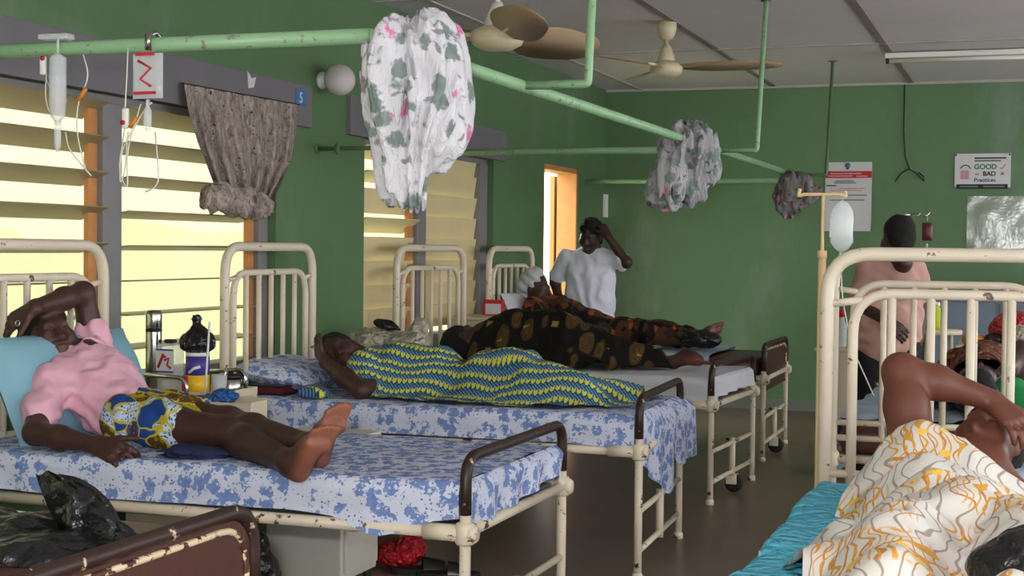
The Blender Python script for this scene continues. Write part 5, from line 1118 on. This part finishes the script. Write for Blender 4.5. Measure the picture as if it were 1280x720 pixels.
mk(r, 'top', u_, .009, 'dustypink', lambda X: .006*np.sin(X[:, 2]*30 + 4*fbm(X*6)) + .005*fbm(X*12), tone=False)
t_ = Body()
for dx in (-.085, .085): t_.chain([A_(cx+dx, Ym, .80), A_(cx+dx, Ym, .43), A_(cx+dx, Ym+.01, .10)], [.108, .085, .075], .03)
mk(r, 'trousers', t_, .009, 'black_cloth', lambda X: .005*fbm(X*12), tone=False)

# ---- patient on the far right bed
r = person((-.25, 6.7, Z0), 'person lying under red-brown and green cloths behind the headboard bars')
hd = A_(-.20, 6.12, .79); fw, up = A_(.1, .25, .95), A_(0, -.95, .2); b = Body(); head(b, hd, fw, up, .98); b.cap(hd+[0, .06, -.02], .052, A_(-.2, 6.32, .76), .055, .03)
b.chain([A_(-.2, 6.34, .77), A_(-.2, 6.7, .76), A_(-.2, 6.95, .76)], [.10, .105, .11], .05); el = U(1275, 440, 'y', 6.5); b.chain([A_(-.03, 6.38, .78), el, A_(-.10, 6.3, .84)], [.05, .042, .03], .03); hand(b, A_(-.10, 6.3, .84), A_(-.5, -.8, -.1), A_(0, 0, 1), 1, .4, .95)
for dx in (-.09, .09): b.chain([A_(-.2+dx, 6.95, .76), A_(-.2+dx, 7.25, .74), A_(-.2+dx, 7.55, .70)], [.08, .055, .035], .03)
mk(r, 'body', b, .009, 'skin3'); mk(r, 'hair', hair(hd, fw, up, 1.0), .011, 'hair', lambda X: .004*fbm(X*40), tone=False)
V, Fc, uv = cover('c', -.55, .08, 6.4, 7.45, (50, 70), flat_base((-.73, 5.85), 0, 99, MZ+.01), [(A_(-.2, 6.45, .77), .12, A_(-.2, 7.0, .79), .13), (A_(-.3, 6.95, .78), .1, A_(-.3, 7.4, .72), .06), (A_(-.1, 6.95, .78), .1, A_(-.1, 7.4, .72), .06)], 'redbrown', '', None, 1.4, 3, .012, (10, 10), 21)
tag(single('cover_cloth', (V, Fc), 'redbrown', uv=uv), 'red-brown batik cloth over the patient behind the bars', 'cloth')
V, Fc, uv = cover('c', -.34, .08, 6.0, 6.42, (36, 36), flat_base((-.73, 5.85), 0, 99, MZ+.012), [(A_(-.1, 6.3, .73), .08, A_(.0, 6.25, .73), .06)], 'greencloth', '', None, 1.4, 2, .016, (12, 12), 25)
tag(single('blanket', (V, Fc), 'greencloth', uv=uv), 'bright green blanket folded by the headboard bars', 'blanket')

# ---- patient under the orange swirl cloth
r = person((-.12, 3.7, Z0), 'person lying under orange swirl cloth with one forearm over the brow')
hd = U(1238, 552, 'y', 4.16); fw, up = A_(-.30, -.68, .66), A_(.25, .60, .76); b = Body(); head(b, hd, fw, up, 1.0)
sh = U(1140, 552, 'y', 3.98); el = U(1126, 464, 'y', 4.06); wr_ = U(1240, 500, 'y', 4.12); shB = A_(.04, 3.98, .675); nk = A_(-.11, 4.03, .76)
b.cap(hd+[-.01, -.06, -.02], .055, nk, .058, .03); b.cap(sh, .056, nk, .05, .05).cap(shB, .032, nk, .045, .04)
b.chain([sh, (sh+el)/2, el], [.062, .056, .046], .025); b.chain([el, el*.6+wr_*.4, wr_], [.046, .044, .028], .025); hand(b, wr_, U(1266, 524, 'y', 4.08)-wr_, A_(.3, -.45, .8), -1, .45, 1.0, 0)
b.chain([nk+[-.02, -.06, -.02], A_(-.16, 3.75, .725), A_(-.13, 3.5, .715), A_(-.12, 3.36, .71)], [.05, .055, .055, .065], .04)
for dx in (-.1, .1): b.chain([A_(-.12+dx, 3.34, .71), A_(-.12+dx*1.3, 3.02, .72), A_(-.12+dx, 2.84, .69)], [.055, .045, .025], .03)
mk(r, 'body', b, .0062, 'skin2'); mk(r, 'hair', hair(hd, fw, up, 1.0), .008, 'hair', lambda X: .004*fbm(X*40), tone=False)
balls = [(sh+[.02, -.05, -.005], .055, A_(-.12, 3.88, .755), .06), (A_(-.12, 3.88, .755), .06, A_(.07, 3.86, .67), .04), (A_(-.24, 3.75, .74), .08, A_(-.02, 3.72, .67), .06), (A_(-.20, 3.5, .73), .085, A_(-.04, 3.5, .685), .075), (A_(-.12, 3.4, .715), .10, A_(-.14, 3.3, .715), .10), (A_(-.22, 3.3, .715), .08, A_(-.25, 3.0, .73), .07), (A_(-.02, 3.3, .715), .08, A_(.01, 3.0, .73), .07), (A_(-.25, 3.0, .73), .07, A_(-.24, 2.76, .71), .06), (A_(.01, 3.0, .73), .07, A_(0, 2.76, .71), .06), (A_(-.36, 3.2, .69), .05, A_(-.40, 2.95, .68), .05)]
def edR(gx, gy, X, Y):
    x0 = np.interp(gy, [0, .2, .35, .47, .6, .8, 1], [-.38, -.42, -.52, -.57, -.54, -.47, -.37]); return x0 + (.27-x0)*gx, Y
V, Fc, uv = cover('c', -.5, .27, 2.68, 4.0, (90, 130), flat_base((-.581, 2.6), 0, 99, MZ+.012), balls, 'orange', '', edR, 1.0, 4, .016, (6.5, 6.5), 31, lift=.008)
tag(single('cover_cloth', (V, Fc), 'orange', uv=uv), 'white cloth with orange swirl print covering the patient', 'cloth')
